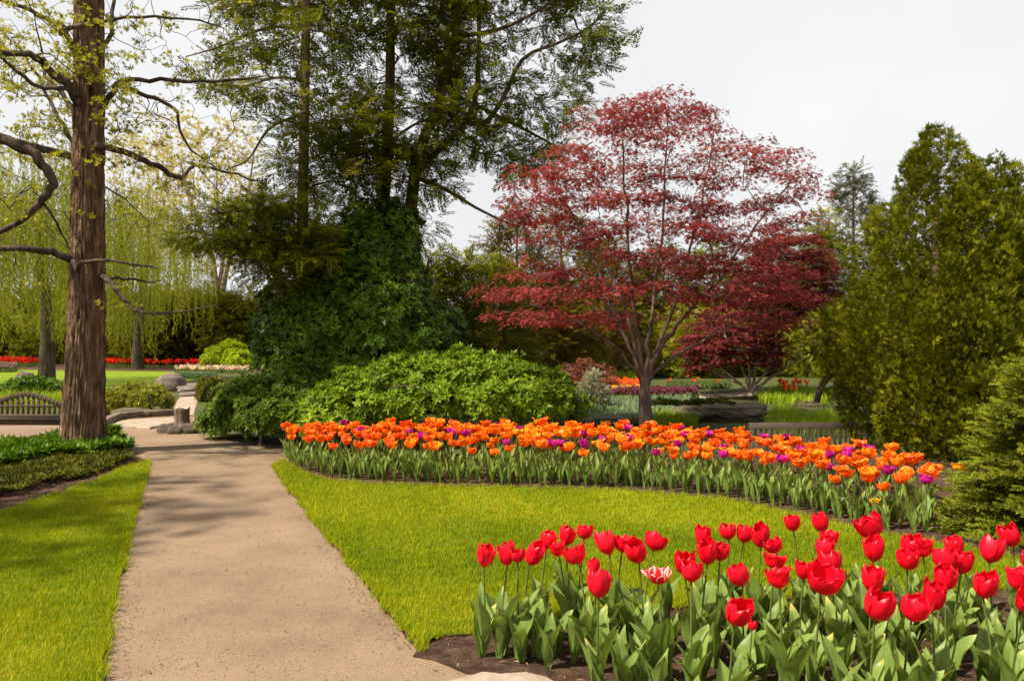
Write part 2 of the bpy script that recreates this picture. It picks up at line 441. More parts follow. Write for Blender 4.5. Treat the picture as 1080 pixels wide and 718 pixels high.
# ------------------------------------------------------------------ branching skeletons
class Skel:
    def __init__(s, trunk, cap=30000):
        s.p = np.zeros((cap, 3)); s.par = np.full(cap, -1); s.n = 0; s.minr = np.zeros(cap); s.free = np.ones(cap, bool); s.tips = []
        s.poly(-1, trunk)
    def node(s, p, par):
        s.p[s.n] = p; s.par[s.n] = par; s.n += 1
        return s.n - 1
    def poly(s, par, pts, r=None, free=True):
        ids = []
        for i, q in enumerate(pts):
            par = s.node(q, par); ids.append(par); s.free[par] = free
            if r is not None: s.minr[par] = r[0] + (r[1] - r[0]) * i / max(1, len(pts) - 1)
        return ids
    def near(s, q, zmin=-1e9):
        P = s.p[:s.n]; d = np.linalg.norm(P - q, axis=1)
        d = d + np.where((P[:, 2] < zmin) | ~s.free[:s.n], 1e6, 0)
        return int(np.argmin(d))
    def add(s, t, zmin=-1e9, up=.25, jit=.12, n=4, hpen=1.2, flat=0.0, maxd=1e9):
        P = s.p[:s.n]; d3 = P - t
        d = np.linalg.norm(d3 * np.array([1, 1, 1 + flat]), axis=1)
        cost = d + hpen * np.maximum(0, P[:, 2] - t[2] - .05) + np.where((P[:, 2] < zmin) | ~s.free[:s.n], 1e6, 0)
        i = int(np.argmin(cost)); p0 = P[i].copy(); L = np.linalg.norm(t - p0)
        if L > maxd: return -1
        pv = p0 - s.p[s.par[i]] if s.par[i] >= 0 else np.array([0, 0, 1.0])
        c = p0 + (t - p0) * .45 + np.array([0, 0, up]) * L + nrm(pv) * .18 * L + rng.normal(size=3) * jit * L
        par = i
        for k in range(1, n + 1):
            u = k / n
            q = (1 - u) ** 2 * p0 + 2 * u * (1 - u) * c + u * u * t
            if k < n: q = q + rng.normal(size=3) * jit * L * .18
            par = s.node(q, par)
        s.tips.append(par)
        return par
    def mesh(s, name, m, rt=.004, power=.5, rmax=1.0, split=None, sides=(12, 7, 4, 3)):
        n = s.n; cnt = np.zeros(n); kids = [[] for _ in range(n)]
        for i in range(n):
            if s.par[i] >= 0: kids[s.par[i]].append(i)
        for i in range(n - 1, -1, -1):
            if not kids[i]: cnt[i] += 1
            if s.par[i] >= 0: cnt[s.par[i]] += cnt[i]
        r = np.minimum(rmax, rt * cnt ** power); r = np.maximum(r, s.minr[:n])
        s.r = r
        mb = MB()
        starts = [0]
        while starts:
            a = starts.pop()
            path, rad = ([s.p[s.par[a]], s.p[a]], [min(r[s.par[a]], r[a] * 1.25), r[a]]) if s.par[a] >= 0 else ([s.p[a]], [r[a]])
            cur = a
            while kids[cur]:
                ks = sorted(kids[cur], key=lambda k: -(cnt[k] + 1e4 * s.minr[k]))
                starts.extend(ks[1:]); cur = ks[0]
                path.append(s.p[cur]); rad.append(r[cur])
            if len(path) > 1:
                q = rad[0] if s.par[a] < 0 else rad[1]
                mb.tube(path, rad, sides[0] if q > .08 else sides[1] if q > .03 else sides[2] if q > .01 else sides[3])
        return mb.build(name, m)

def smooth_path(P, n):
    """Catmull-Rom through P"""
    P = np.asarray(P, float); P = np.concatenate([[2 * P[0] - P[1]], P, [2 * P[-1] - P[-2]]])
    out_ = []
    segs = len(P) - 3
    for u in np.linspace(0, segs - 1e-6, n):
        i = int(u); t = u - i; a, b, c, d = P[i:i + 4]
        out_.append(.5 * ((2 * b) + (-a + c) * t + (2 * a - 5 * b + 4 * c - d) * t * t + (-a + 3 * b - 3 * c + d) * t ** 3))
    return np.array(out_)

def px_path(pts, n, d0, d1):
    ds = np.linspace(d0, d1, len(pts))
    return smooth_path([wp(x, y, d) for (x, y), d in zip(pts, ds)], n)

def sample_px_poly(poly, n, d, dd):
    p = sample_poly(np.array(poly, float), n)
    return p, d + rng.uniform(-1, 1, n) * dd

# ------------------------------------------------------------------ the setting
def ground_sheet():
    xs = np.concatenate([np.linspace(-400, -40, 8), np.linspace(-36, -10, 14), np.arange(-9, 14.1, .35), np.linspace(16, 40, 12), np.linspace(60, 400, 8)])
    ys = np.concatenate([np.linspace(-60, -5, 5), np.arange(-1, 40, .4), np.linspace(41, 70, 15), np.linspace(80, 500, 9)])
    X, Y = np.meshgrid(xs, ys); Z = tz(X, Y)
    nx = len(xs); i = np.arange(len(ys) - 1)[:, None] * nx; j = np.arange(nx - 1)[None]
    F = np.stack([i + j, i + j + 1, i + nx + j + 1, i + nx + j], -1).reshape(-1, 4)
    V = np.stack([X, Y, Z], -1).reshape(-1, 3)
    o = link('ground', mesh_np('ground', V, [(F, 0)], [M['ground']], None, True))
    tag(o, kind='structure')
ground_sheet()

def refine(poly, step=.12, jit=.012):
    out_ = []
    poly = [np.asarray(p, float)[:2] for p in poly]
    for i in range(len(poly)):
        a, b = poly[i], poly[(i + 1) % len(poly)]
        L = np.linalg.norm(b - a); n = max(1, int(min(L / step, 80)))
        for k in range(n): out_.append(a + (b - a) * k / n)
    q = np.array(out_)
    q = q + np.stack([vnoise(q, 5.0, 3), vnoise(q, 5.0, 4)], -1) * jit + rng.normal(size=q.shape) * jit * .35
    return q

def sheet(name, px_poly, z, m, skirt=0.0, world=False, jit=.012, terrain=False, step=.12):
    poly = [gp(*p)[:2] for p in px_poly] if not world else [np.array(p) for p in px_poly]
    q = refine(poly, step, jit)
    n = len(q)
    zz = z + (tz(q[:, 0], q[:, 1]) if terrain else 0) * np.ones(n)
    me = bpy.data.meshes.new(name)
    V = np.concatenate([np.c_[q, zz], np.c_[q, zz - skirt]]) if skirt else np.c_[q, zz]
    F = [list(range(n))]
    if skirt: F += [[i, (i + 1) % n, n + (i + 1) % n, n + i] for i in range(n)]
    me.from_pydata(V.tolist(), [], F); me.materials.append(m)
    if skirt: me.materials.append(M['soil'])
    for k, f in enumerate(me.polygons): f.material_index = 1 if k else 0
    me.update()
    o = link(name, me); tag(o, kind='structure')
    return o, q

PATH_R = [(288, 493), (308, 521), (341, 562), (381, 611), (426, 668), (443, 686)]
PATH_L = [(157, 491), (141, 550), (127, 603), (117, 652), (104, 718), (95, 765)]
sheet('path', [(x, y) for x, y in PATH_L] + [(660, 765), (590, 716), (500, 706), (443, 688)] + PATH_R[::-1] +
      [(312, 484), (300, 470), (215, 456), (205, 439), (110, 437), (-90, 437), (-90, 480), (0, 478), (58, 474), (96, 466), (128, 463), (140, 478)], .004, M['path'], jit=.02)
LEFT_TOP = [(157, 488), (140, 492), (100, 510), (50, 527), (0, 543), (-80, 566)]
_, lawn_l = sheet('lawn', PATH_L[1:] + [(-300, 765)] + LEFT_TOP[::-1] + [PATH_L[0]], .030, M['lawn'], .028, jit=.03)
ORANGE_FRONT = [(300, 488), (318, 501), (345, 509), (400, 513), (530, 517), (650, 519), (760, 529), (830, 543), (890, 557), (940, 568), (1000, 578), (1080, 592), (1170, 604)]
RED_BACK = [(443, 685), (462, 677), (504, 672), (600, 655), (700, 645), (860, 633), (1000, 627), (1180, 622)]
_, lawn_r = sheet('lawn', [PATH_R[0]] + ORANGE_FRONT + RED_BACK[::-1] + PATH_R[::-1][:-1], .030, M['lawn'], .028, jit=.03)
# soil beds
ow = [gp(*p)[:2] for p in ORANGE_FRONT]
bed_o = [w + np.array([0, -.05]) for w in ow] + [np.array([9.5, 12.3]), np.array([-2.6, 12.3]), np.array([-3.1, 11.6])]
sheet('flower_bed_soil', bed_o, .018, M['soil'], .016, world=True, jit=.03)
bed_r = [gp(*p)[:2] for p in [(434, 692), (441, 686), (462, 677), (504, 669), (600, 652), (700, 642), (860, 630), (1000, 624), (1180, 619)]] + \
        [np.array([4.6, 3.2]), np.array([.5, 3.2]), gp(588, 724)[:2], gp(494, 709)[:2]]
sheet('flower_bed_soil', bed_r, .014, M['soil'], .012, world=True, jit=.03)
bed_l = LEFT_TOP + [(-90, 479), (0, 477), (58, 473), (70, 462), (104, 458), (128, 462), (141, 480)]
sheet('flower_bed_soil', bed_l, .018, M['soil'], .016, jit=.03)
sheet('lawn', [(-160, 428), (-20, 424), (30, 421), (110, 424), (165, 416), (186, 405), (222, 397), (235, 389), (-170, 389)], .012, M['lawn'], jit=.05, step=.8)
sheet('path', [(178, 438), (186, 424), (193, 415), (209, 414), (207, 428), (204, 438)], .010, M['far_path'], jit=.03)
sheet('flower_bed_soil', [(-60, 389.3), (300, 393), (300, 383), (-60, 379)], .020, M['soil'], step=2)
sheet('path', [(640, 423.5), (722, 417), (830, 411), (830, 414.5), (735, 421.5), (640, 427)], .006, M['far_path'], terrain=True, step=.5)

# ------------------------------------------------------------------ grass blades, gravel, litter
def blades(poly, n, h, w, m, name, label, z0=.03, pw=1.25, ref=4.6, lean=.95, terrain=False):
    P = sample_poly(poly, n, lambda p: np.clip((ref / np.maximum(p[:, 1], ref)) ** pw, 0, 1))
    n = len(P)
    hh = h * rng.uniform(.55, 1.25, n) * (1 + .25 * vnoise(P, 2.0, 8)); ww = w * rng.uniform(.7, 1.3, n) * np.sqrt(np.maximum(P[:, 1] / ref, 1))
    a = rng.uniform(0, 6.283, n); ln = lean * rng.random(n)
    side = np.stack([np.cos(a), np.sin(a), np.zeros(n)], -1) * (ww / 2)[:, None]
    la = rng.uniform(0, 6.283, n)
    tip = np.stack([np.cos(la) * ln * hh, np.sin(la) * ln * hh, hh], -1)
    z = z0 + (tz(P[:, 0], P[:, 1]) if terrain else np.zeros(n))
    b = np.c_[P, z - .004]
    V = np.stack([b - side, b + side, b + tip], 1).reshape(-1, 3)
    F = np.arange(3 * n).reshape(-1, 3)
    t = .46 + .30 * vnoise(P, 1.3, 5) + .16 * vnoise(P, 5.0, 6) + .14 * vnoise(P, 16.0, 7) + rng.normal(size=n) * .17
    o = link(name, mesh_np(name, V, [(F, 0)], [m], t))
    tag(o, label, 'grass', kind='stuff')
    return o
vis = lambda q: q[(q[:, 1] > 0)]
def clip_view(q):
    q = q.copy(); q[:, 0] = np.clip(q[:, 0], -8, 9); q[:, 1] = np.clip(q[:, 1], 3.6, 14); return q
blades(clip_view(lawn_r), 190000, .036, .0062, M['grass'], 'grass', 'short yellow-green grass of the lawn between path and tulip beds')
blades(clip_view(lawn_l), 90000, .036, .0062, M['grass'], 'grass', 'short shaded grass of the lawn left of the path')
# longer ragged blades along the cut lawn edges
def edge_blades(q, n):
    i = rng.integers(0, len(q), n)
    P = q[i] + rng.normal(size=(n, 2)) * .018
    P = P[(P[:, 1] > 3.5) & (P[:, 1] < 12) & (np.abs(P[:, 0]) < 8)]
    n = len(P); h = rng.uniform(.03, .075, n)
    a = rng.uniform(0, 6.283, n); s_ = np.stack([np.cos(a), np.sin(a), 0 * a], -1) * .003
    la = rng.uniform(0, 6.283, n)
    tip = np.stack([np.cos(la) * h * .6, np.sin(la) * h * .6, h], -1); b = np.c_[P, np.full(n, .022)]
    return np.stack([b - s_, b + s_, b + tip], 1).reshape(-1, 3), rng.uniform(.2, .8, n)
EV = [edge_blades(lawn_r, 9000), edge_blades(lawn_l, 6000)]
V = np.concatenate([e[0] for e in EV]); T = np.concatenate([e[1] for e in EV])
tag(link('grass', mesh_np('grass', V, [(np.arange(len(V)).reshape(-1, 3), 0)], [M['grass']], T)), 'ragged grass fringe along the cut lawn edges', 'grass', kind='stuff')

PATH_W = [gp(*p)[:2] for p in PATH_L + [(660, 765), (590, 718), (500, 706), (443, 690)] + PATH_R[::-1] + [(300, 478), (215, 460), (128, 463), (150, 480)]]
def pebbles(poly, n, smin, smax, m, name, label, cat, z0, tint=None, flat=.5, pw=1.2, shape='stone'):
    P = sample_poly(poly, n, lambda p: np.clip((4.2 / np.maximum(p[:, 1], 4.2)) ** pw, 0, 1)); n = len(P)
    if shape == 'stone':
        V = np.array([(1, 0, 0), (.2, .9, 0), (-.9, .3, 0), (-.3, -.8, 0), (0, .1, flat), (.7, -.6, 0)], float)
        F = np.array([(0, 1, 4), (1, 2, 4), (2, 3, 4), (3, 5, 4), (5, 0, 4)])
    else:
        V = np.array([(-1, 0, .05), (0, -.16, .22), (1, .02, .05), (0, .16, .3)], float); F = np.array([(0, 1, 3), (1, 2, 3)])
    a = rng.uniform(0, 6.283, n)
    Rm = frames_z(np.tile([[0, 0, 1.0]], (n, 1)) + rng.normal(size=(n, 3)) * .12, a)
    s_ = smin + (smax - smin) * rng.random(n) ** 3
    pos = np.c_[P, z0 + (tz(P[:, 0], P[:, 1]))]
    V, F, T = scatter((V, F), pos, Rm, s_, rng.random(n) if tint is None else tint + rng.normal(size=n) * .12, .02)
    tag(link(name, mesh_np(name, V, [(F, 0)], [m], T)), label, cat, kind='stuff')
pebbles(PATH_W, 15000, .0020, .0085, M['pebble'], 'gravel', 'fine tan gravel strewn over the footpath', 'gravel', .006, tint=.55, flat=.45)
PR_ = np.array([gp(*p)[:2] for p in PATH_R]); PL_ = np.array([gp(*p)[:2] for p in PATH_L[:-1]])
for E_, w_ in ((PR_, -.16), (PL_, .16)):
    band = np.concatenate([E_, (E_ + [w_, 0])[::-1]])
    pebbles(band, 900, .005, .022, M['litter'], 'litter', 'crumbs of soil and dry bits along the %s rim of the path' % ('lawn' if w_ < 0 else 'left'), 'litter', .009, tint=.25, shape='leaf')
pebbles(PATH_W, 380, .006, .030, M['litter'], 'litter', 'dry twigs and leaf bits on the path', 'litter', .008, tint=.55, shape='leaf')
pebbles(bed_r, 5000, .006, .030, M['litter'], 'mulch', 'brown bark mulch in the red tulip bed', 'mulch', .018, shape='leaf')
pebbles(bed_o, 9000, .008, .035, M['litter'], 'mulch', 'brown bark mulch in the orange tulip bed', 'mulch', .022, shape='leaf', pw=.4)
pebbles([gp(*p)[:2] for p in bed_l], 5000, .012, .045, M['litter'], 'mulch', 'dark leaf mulch in the bed under the big trunk', 'mulch', .022, tint=.22, shape='leaf', pw=.3)
pebbles([gp(*p)[:2] for p in [(208, 464), (300, 488), (318, 486), (300, 466), (220, 452)]], 1500, .012, .04, M['litter'], 'litter', 'dry leaves under the shrubs beside the path', 'litter', .012, shape='leaf', pw=0)

# pale flat stones at the front of the red bed
def slab(name, px, h, m, label, cat, z0=0.0, terrain=False):
    q = refine([gp(*p)[:2] for p in px], .10, .018); n = len(q); c = q.mean(0)
    zb = float(tz(c[0], c[1])) if terrain else 0
    rings = [(1.0, z0 - .03), (1.0, z0 + h * .6), (.97, z0 + h * .93), (.90, z0 + h)]
    V = []; 
    for s_, z in rings: V.append(np.c_[c + (q - c) * s_, np.full(n, z + zb) + (vnoise(q, 4, 9) * h * .10 if z > z0 else 0)])
    V = np.concatenate(V)
    F = [[k * n + i, k * n + (i + 1) % n, (k + 1) * n + (i + 1) % n, (k + 1) * n + i] for k in range(3) for i in range(n)]
    F.append([3 * n + i for i in range(n)])
    me = bpy.data.meshes.new(name); V[:, :2] -= c; me.from_pydata(V.tolist(), [], F); me.materials.append(m); me.update()
    o = link(name, me, None, (c[0], c[1], 0)); tag(o, label, cat)
    return o
slab('edging_stone', [(462, 723), (488, 717), (512, 711), (530, 713), (556, 712), (580, 717), (604, 735), (560, 765), (470, 765)], .022, M['stone_slab'], 'pale flat stone at the front corner of the red tulip bed', 'stone')
slab('stepping_stone', [(117, 450), (128, 445), (184, 442), (186, 447), (172, 450), (158, 453)], .05, M['stone_slab'], 'pale flat stone slab beside the mossy stump', 'stone')
slab('stone_step', [(186, 411.5), (198, 408), (219, 407), (221, 411), (200, 414)], .16, M['rock'], 'flat grey step stone right of the round boulder', 'stone')
slab('stone_step', [(188, 416), (206, 413.5), (212, 415), (204, 418), (190, 419)], .07, M['rock'], 'low pale stone lying across the pale side path', 'stone')
def kerb():
    mb = MB(); P = [gp(*p) for p in [(105, 452), (113, 448), (126, 442), (150, 440), (186, 438)]]
    for a, b in zip(P[:-1], P[1:]):
        d = b - a; L = np.linalg.norm(d); an = math.atan2(d[1], d[0])
        mb.box((a + b) / 2 + [0, 0, .07], (L + .03, .16, .17), [[math.cos(an), -math.sin(an), 0], [math.sin(an), math.cos(an), 0], [0, 0, 1]], .02)
    o = link('stone_kerb', mb.build('stone_kerb', M['kerb'], False)); tag(o, 'low dark stone kerb behind the pale slab', 'kerb')
kerb()

# ------------------------------------------------------------------ foliage masses
def ellipsoid_shell(E, n, inner=.8, zmin=.02, lump=.12, cull=.82, down=-.35, seed=0):
    """points and outward normals on lumpy ellipsoids E = [(centre, radii)], hidden inner ones left out"""
    area = np.array([(r[0] * r[1] + r[0] * r[2] + r[1] * r[2]) for c, r in E]); pr = area / area.sum()
    out_p, out_n = [], []
    tot = 0
    for _ in range(60):
        k = rng.choice(len(E), size=n, p=pr); d = rdir(n)
        d = d[d[:, 2] > down]; k = k[:len(d)]
        c = np.array([e[0] for e in E])[k]; r = np.array([e[1] for e in E])[k]
        rad = rng.uniform(inner, 1, len(d)) * (1 + lump * vnoise(d * 3 + k[:, None], 1.2, 20 + seed))
        p = c + d * r * rad[:, None]
        keep = p[:, 2] > zmin + tz(p[:, 0], p[:, 1])
        for j, (cc, rr) in enumerate(E):
            q = np.linalg.norm((p - cc) / rr, axis=1)
            keep &= (q > cull) | (k == j)
        out_p.append(p[keep]); out_n.append(nrm(d[keep] / r[keep])); tot += keep.sum()
        if tot >= n: break
    return np.concatenate(out_p)[:n], np.concatenate(out_n)[:n]

def px_ell(px, py, d, rx_px, rz_px, ry):
    s_ = d / FPX
    return (wp(px, py, d), np.array([rx_px * s_, ry, rz_px * s_]))

def rosette_mass(E, nclump, per, cr, size, tpls, seed=0, upb=.35, inner=.8, zmin=.03, cull=.8, lump=.14, flat=1.0):
    C, N = ellipsoid_shell(E, nclump, inner, zmin, lump, cull, seed=seed)
    tint_c = rng.normal(size=nclump)[:len(C)] * .13 + .48
    parts = []
    d = rdir(len(C) * per); nn = np.repeat(N, per, 0)
    d = np.where((np.sum(d * nn, 1) < -.2)[:, None], -d, d)
    rr = cr * rng.uniform(.35, 1, len(d)) * np.repeat(rng.uniform(.65, 1.3, len(C)), per)
    pos = np.repeat(C, per, 0) + d * rr[:, None] * np.array([1, 1, flat])
    nor = nrm(nn * .7 + d * .6 + np.array([0, 0, upb]) + rng.normal(size=d.shape) * .2)
    ok = pos[:, 2] > .01 + tz(pos[:, 0], pos[:, 1]); pos, nor = pos[ok], nor[ok]; tt = np.repeat(tint_c, per)[ok]
    w = rng.integers(0, len(tpls), len(pos))
    for i, t in enumerate(tpls):
        m = w == i
        if m.any(): parts.append(scatter(t, pos[m], frames_z(nor[m], rng.uniform(0, 6.28, m.sum())), size * rng.uniform(.5, 1.4, m.sum()), tt[m], .13))
    return merge(parts)

ROS = [t_rosette(7, 1, .38, .3, s) for s in range(4)]
ROS_N = [t_rosette(8, 1, .26, .55, 10 + s) for s in range(3)]
LEAFY = [t_leaf(1, .5, .1, .15)]
FEA = [t_feather(7, 1, .34, .10, .9, s) for s in range(4)]
FIN = [t_feather(10, 1, .31, .072, .85, s) for s in range(4)]
FAN = [t_fan(s) for s in range(4)]
MAP = [t_maple(s) for s in range(4)]

def stems(E, base, m, n=22, r=.012, spread=.8):
    """woody stems of a shrub from the ground into its crown"""
    b = np.asarray(base, float)
    sk = Skel([b, b + [0, 0, .12]])
    C, N = ellipsoid_shell(E, n, .5, .1)
    for c in sorted(C, key=lambda q: np.linalg.norm(q - b)): sk.add(c, up=.15, jit=.12)
    return sk.mesh('stems', m, rt=r)

def shrub(name, label, cat, E, base, leafm, nclump, per, cr, size, tpls=ROS, barkm='bark_dark', group=None, **k):
    root = empty(name, base); tag(root, label, cat, group)
    V, F, T = rosette_mass(E, nclump, per, cr, size, tpls, **k)
    b = np.asarray(base, float)
    link('foliage', mesh_np('foliage', V - b, [(F, 0)], [M[leafm]], T), root)
    me = stems(E, base, M[barkm])
    o = link('stems', me, root); o.location = tuple(-b)
    return root

# bright green shrub behind the orange tulips
shrub('broadleaf_shrub', 'wide bright green broadleaf shrub behind the left half of the orange tulips', 'shrub',
      [px_ell(470, 418, 13.7, 84, 40, 1.0), px_ell(400, 425, 13.4, 70, 36, .9), px_ell(548, 425, 13.6, 62, 34, .9), px_ell(510, 406, 14.3, 50, 28, .8), px_ell(430, 404, 14.3, 46, 24, .8), px_ell(350, 440, 13.2, 40, 24, .7), px_ell(488, 396, 14.4, 30, 24, .6), px_ell(440, 394, 14.5, 26, 20, .5), px_ell(545, 408, 13.9, 24, 22, .5), px_ell(515, 430, 12.9, 30, 22, .5)],
      gp(465, 467), 'shrub', 1000, 12, .17, .095, seed=1, cull=.80, lump=.26, inner=.62)
# mid-green shrub at the path corner
shrub('broadleaf_shrub', 'mid green spreading shrub at the path corner left of the orange tulips', 'shrub',
      [px_ell(275, 432, 14.3, 46, 32, .9), px_ell(300, 440, 13.7, 46, 30, .8), px_ell(248, 444, 14.6, 26, 20, .6), px_ell(322, 416, 14.6, 50, 32, .9), px_ell(350, 400, 14.9, 40, 30, .7)],
      gp(275, 470), 'shrub_mid', 820, 12, .17, .095, seed=2, cull=.80, lump=.26, inner=.62)
# dark glossy holly under the evergreens
shrub('holly_shrub', 'tall dark glossy-leaved shrub wrapped round the evergreen trunks', 'shrub',
      [px_ell(330, 350, 15.6, 62, 52, 1.1), px_ell(395, 345, 15.6, 70, 66, 1.1), px_ell(440, 360, 15.8, 48, 46, 1.0), px_ell(303, 372, 15.5, 28, 36, .8), px_ell(400, 270, 16.0, 46, 60, .7), px_ell(345, 292, 15.9, 36, 40, .7), px_ell(370, 400, 15.3, 80, 40, .9)],
      gp(380, 448), 'holly', 1500, 12, .19, .105, seed=3, cull=.80, lump=.30, inner=.62)

# small shrubs left
def small_shrub(name, label, cat, px, py_base, wpx, hpx, depth, leafm, ncl, per, cr, size, tpls=ROS, lobes=4, group=None):
    b = gp(px, py_base); d = b[1] + depth * .5
    E = []
    r = np.random.default_rng(int(px * 7 + py_base))
    for i in range(lobes):
        ox = (i / max(1, lobes - 1) - .5) * wpx * .5
        hh = hpx * r.uniform(.75, 1.0) * (1 - .25 * abs(ox) / (wpx * .5))
        E.append((np.array([(px + ox - CX) / FPX * d, d + r.uniform(-.2, .2) * depth, b[2] + hh * .38 * d / FPX]), np.array([wpx * .30 * d / FPX, depth * .5, hh * .60 * d / FPX])))
    return shrub(name, label, cat, E, (b[0], d, b[2]), leafm, ncl, per, cr, size, tpls, group=group, cull=.8)
small_shrub('low_bush', 'small yellow-green bush beside the stone kerb left of the pale path', 'bush', 146, 437, 66, 32, 1.2, 'yellowbush', 260, 11, .12, .085, ROS_N)
small_shrub('low_bush', 'low dark green bush under the willow behind the wooden bench', 'bush', 36, 417, 54, 17, 1.2, 'holly', 170, 11, .14, .10, ROS_N)
small_shrub('clipped_bush', 'front lime green clipped dome bush by the far tulip bed', 'bush', 241, 391, 52, 31, 2.4, 'lime', 330, 12, .17, .13, ROS_N, 3)
small_shrub('clipped_bush', 'lime green dome bush rising behind the lower lime bush', 'bush', 238, 387, 46, 44, 2.2, 'lime', 300, 12, .17, .13, ROS_N, 3)
small_shrub('low_bush', 'thin bronze green bush beside the pale side path', 'bush', 226, 424, 26, 26, .8, 'lowcover', 120, 10, .14, .10, ROS_N)

# ------------------------------------------------------------------ groundcover round the big trunk
def cover(name, label, poly, n, h, size, m, tpls, per=3):
    w = np.array([gp(*p)[:2] for p in poly])
    P = sample_poly(w, n)
    P = P + np.stack([vnoise(P, 2.6, 41), vnoise(P, 2.6, 42)], -1) * .16
    hh = h * (.55 + .5 * vnoise(P, 2.2, 12) + .3 * rng.random(len(P))); hh = np.maximum(hh, .03)
    # low towards the rim
    pos = np.c_[P, hh]
    nor = nrm(rng.normal(size=(len(P), 3)) * .35 + [0, 0, 1])
    t = .45 + .2 * vnoise(P, 3, 13) + rng.normal(size=len(P)) * .12
    parts = []
    wi = rng.integers(0, len(tpls), len(P))
    for i, tp in enumerate(tpls):
        k = wi == i
        parts.append(scatter(tp, pos[k], frames_z(nor[k], rng.uniform(0, 6.28, k.sum())), size * rng.uniform(.7, 1.3, k.sum()), t[k], .08))
    V, F, T = merge(parts)
    o = link(name, mesh_np(name, V, [(F, 0)], [m], T)); tag(o, label, 'ground cover', kind='stuff')
cover('ground_cover', 'lush green leafy ground cover round the foot of the big trunk', [(-90, 482), (0, 479), (58, 475), (72, 468), (95, 466), (127, 470), (134, 481), (120, 486), (60, 490), (0, 498), (-90, 515)], 4300, .24, .135, M['groundcover'], ROS)
cover('ground_cover', 'low olive ground cover along the dark bed edge', [(-90, 506), (0, 496), (60, 489), (120, 485), (136, 484), (134, 492), (90, 505), (40, 517), (-10, 526), (-90, 540)], 2300, .13, .075, M['lowcover'], ROS)

# ------------------------------------------------------------------ rocks and stump
def rock(name, label, c, r, m, seed, strata=0.0, sub=4, cat='rock'):
    import bmesh
    bm = bmesh.new(); bmesh.ops.create_icosphere(bm, subdivisions=sub, radius=1)
    P = np.array([v.co[:] for v in bm.verts])
    rad = 1 + .22 * vnoise(P, 1.3, seed) + .10 * vnoise(P, 3.5, seed + 1) + .05 * vnoise(P, 8, seed + 2)
    P = P * rad[:, None]
    P = np.sign(P) * np.abs(P) ** .85
    if strata:
        z = P[:, 2]; lay = np.floor(z * strata + .4 * vnoise(P[:, :2], 1.5, seed + 5)); rs = np.random.default_rng(seed).uniform(.94, 1.04, 60)
        P[:, :2] *= rs[(lay.astype(int)) % 60][:, None]
        P[:, 2] = z + .04 * np.sin(z * strata * 6.28)
    P = P * np.asarray(r)
    for v, p in zip(bm.verts, P): v.co = p
    me = bpy.data.meshes.new(name); bm.to_mesh(me); bm.free(); me.materials.append(m)
    for f in me.polygons: f.use_smooth = not strata
    o = link(name, me, None, c); tag(o, label, cat)
    return o
g = gp(175, 413); rock('boulder', 'rounded grey boulder at the edge of the far lawn', g + [0, .4, .22], (.52, .4, .42), M['rock'], 3)
g = gp(197, 415); rock('boulder', 'flat low grey rock beside the round boulder', g + [0, .3, .05], (.45, .35, .20), M['rock'], 8)
g = gp(27, 402); rock('boulder', 'small pale rock at the foot of the willow', g + [0, 0, .12], (.38, .3, .28), M['rock'], 12)
g = gp(133, 441); rock('boulder', 'low mossy rock under the yellow-green bush', g + [0, .35, .05], (.5, .22, .16), M['moss_rock'], 14)
g = gp(775, 446); rock('rock_outcrop', 'layered dark rock ledge behind the red maple', g + [-.1, .9, .14], (1.30, .8, .44), M['moss_rock'], 21, 4, 5)
g = gp(738, 444); rock('rock_outcrop', 'lower mossy rock at the left end of the layered ledge', g + [0, .5, .15], (.62, .5, .30), M['moss_rock'], 23, 4, 5)
g = gp(860, 441); rock('boulder', 'flat topped rock under the leaning conifer', g + [0, .3, .17], (.62, .45, .27), M['moss_rock'], 25, 3, 5)
g = gp(893, 441); rock('boulder', 'grey rock half hidden beside the big arborvitae', g + [0, .3, .12], (.5, .4, .24), M['rock'], 27, 0, 4)
g = gp(590, 452); rock('boulder', 'dark low rock left of the red maple trunk', g + [.3, .8, .12], (.55, .4, .22), M['moss_rock'], 31, 3, 4)
g = gp(640, 453); rock('boulder', 'grey flat rock just left of the red maple trunk', g + [0, .6, .10], (.6, .35, .20), M['moss_rock'], 33, 3, 4)

def stump():
    b = gp(192, 456)
    root = empty('tree_stump', b); tag(root, 'short sawn tree stump with flaring roots beside the path', 'stump')
    mb = MB()
    zs = np.array([-.02, .03, .08, .14, .22, .32, .40, .455, .47]); rs = np.array([.30, .26, .20, .155, .135, .13, .14, .14, .125])
    n = 28; a = np.arange(n) / n * 6.283
    V = []
    for z, r in zip(zs, rs):
        k = 1 + (.28 * np.clip(1 - z / .16, 0, 1)) * np.sin(a * 5 + 1) + .05 * np.sin(a * 9 + z * 20)
        V.append(np.c_[np.cos(a) * r * k, np.sin(a) * r * k, np.full(n, z) + .015 * np.sin(a * 3)])
    V = np.concatenate(V)
    F = [[i * n + j, i * n + (j + 1) % n, (i + 1) * n + (j + 1) % n, (i + 1) * n + j] for i in range(len(zs) - 1) for j in range(n)]
    mb.add(V, F)
    me = mb.build('trunk', M['bark_maple']); link('trunk', me, root)
    top = MB(); top.add(np.concatenate([V[-n:] * [.98, .98, 1] + [0, 0, .001], [[0, 0, .475]]]), None, [[j, (j + 1) % n, n] for j in range(n)])
    link('cut_face', top.build('cut_face', M['wood_pale']), root)
    for i, (dx, dy, rx, rz_) in enumerate([(-.28, -.05, .16, .12), (.18, -.15, .18, .13), (-.02, -.2, .15, .10)]):
        rock('boulder', ['knobbly brown rock against the left side of the stump', 'knobbly brown rock against the right side of the stump', 'small brown rock in front of the stump'][i], b + [dx, dy, .05], (rx, .14, rz_), M['moss_rock'], 40 + i)
stump()

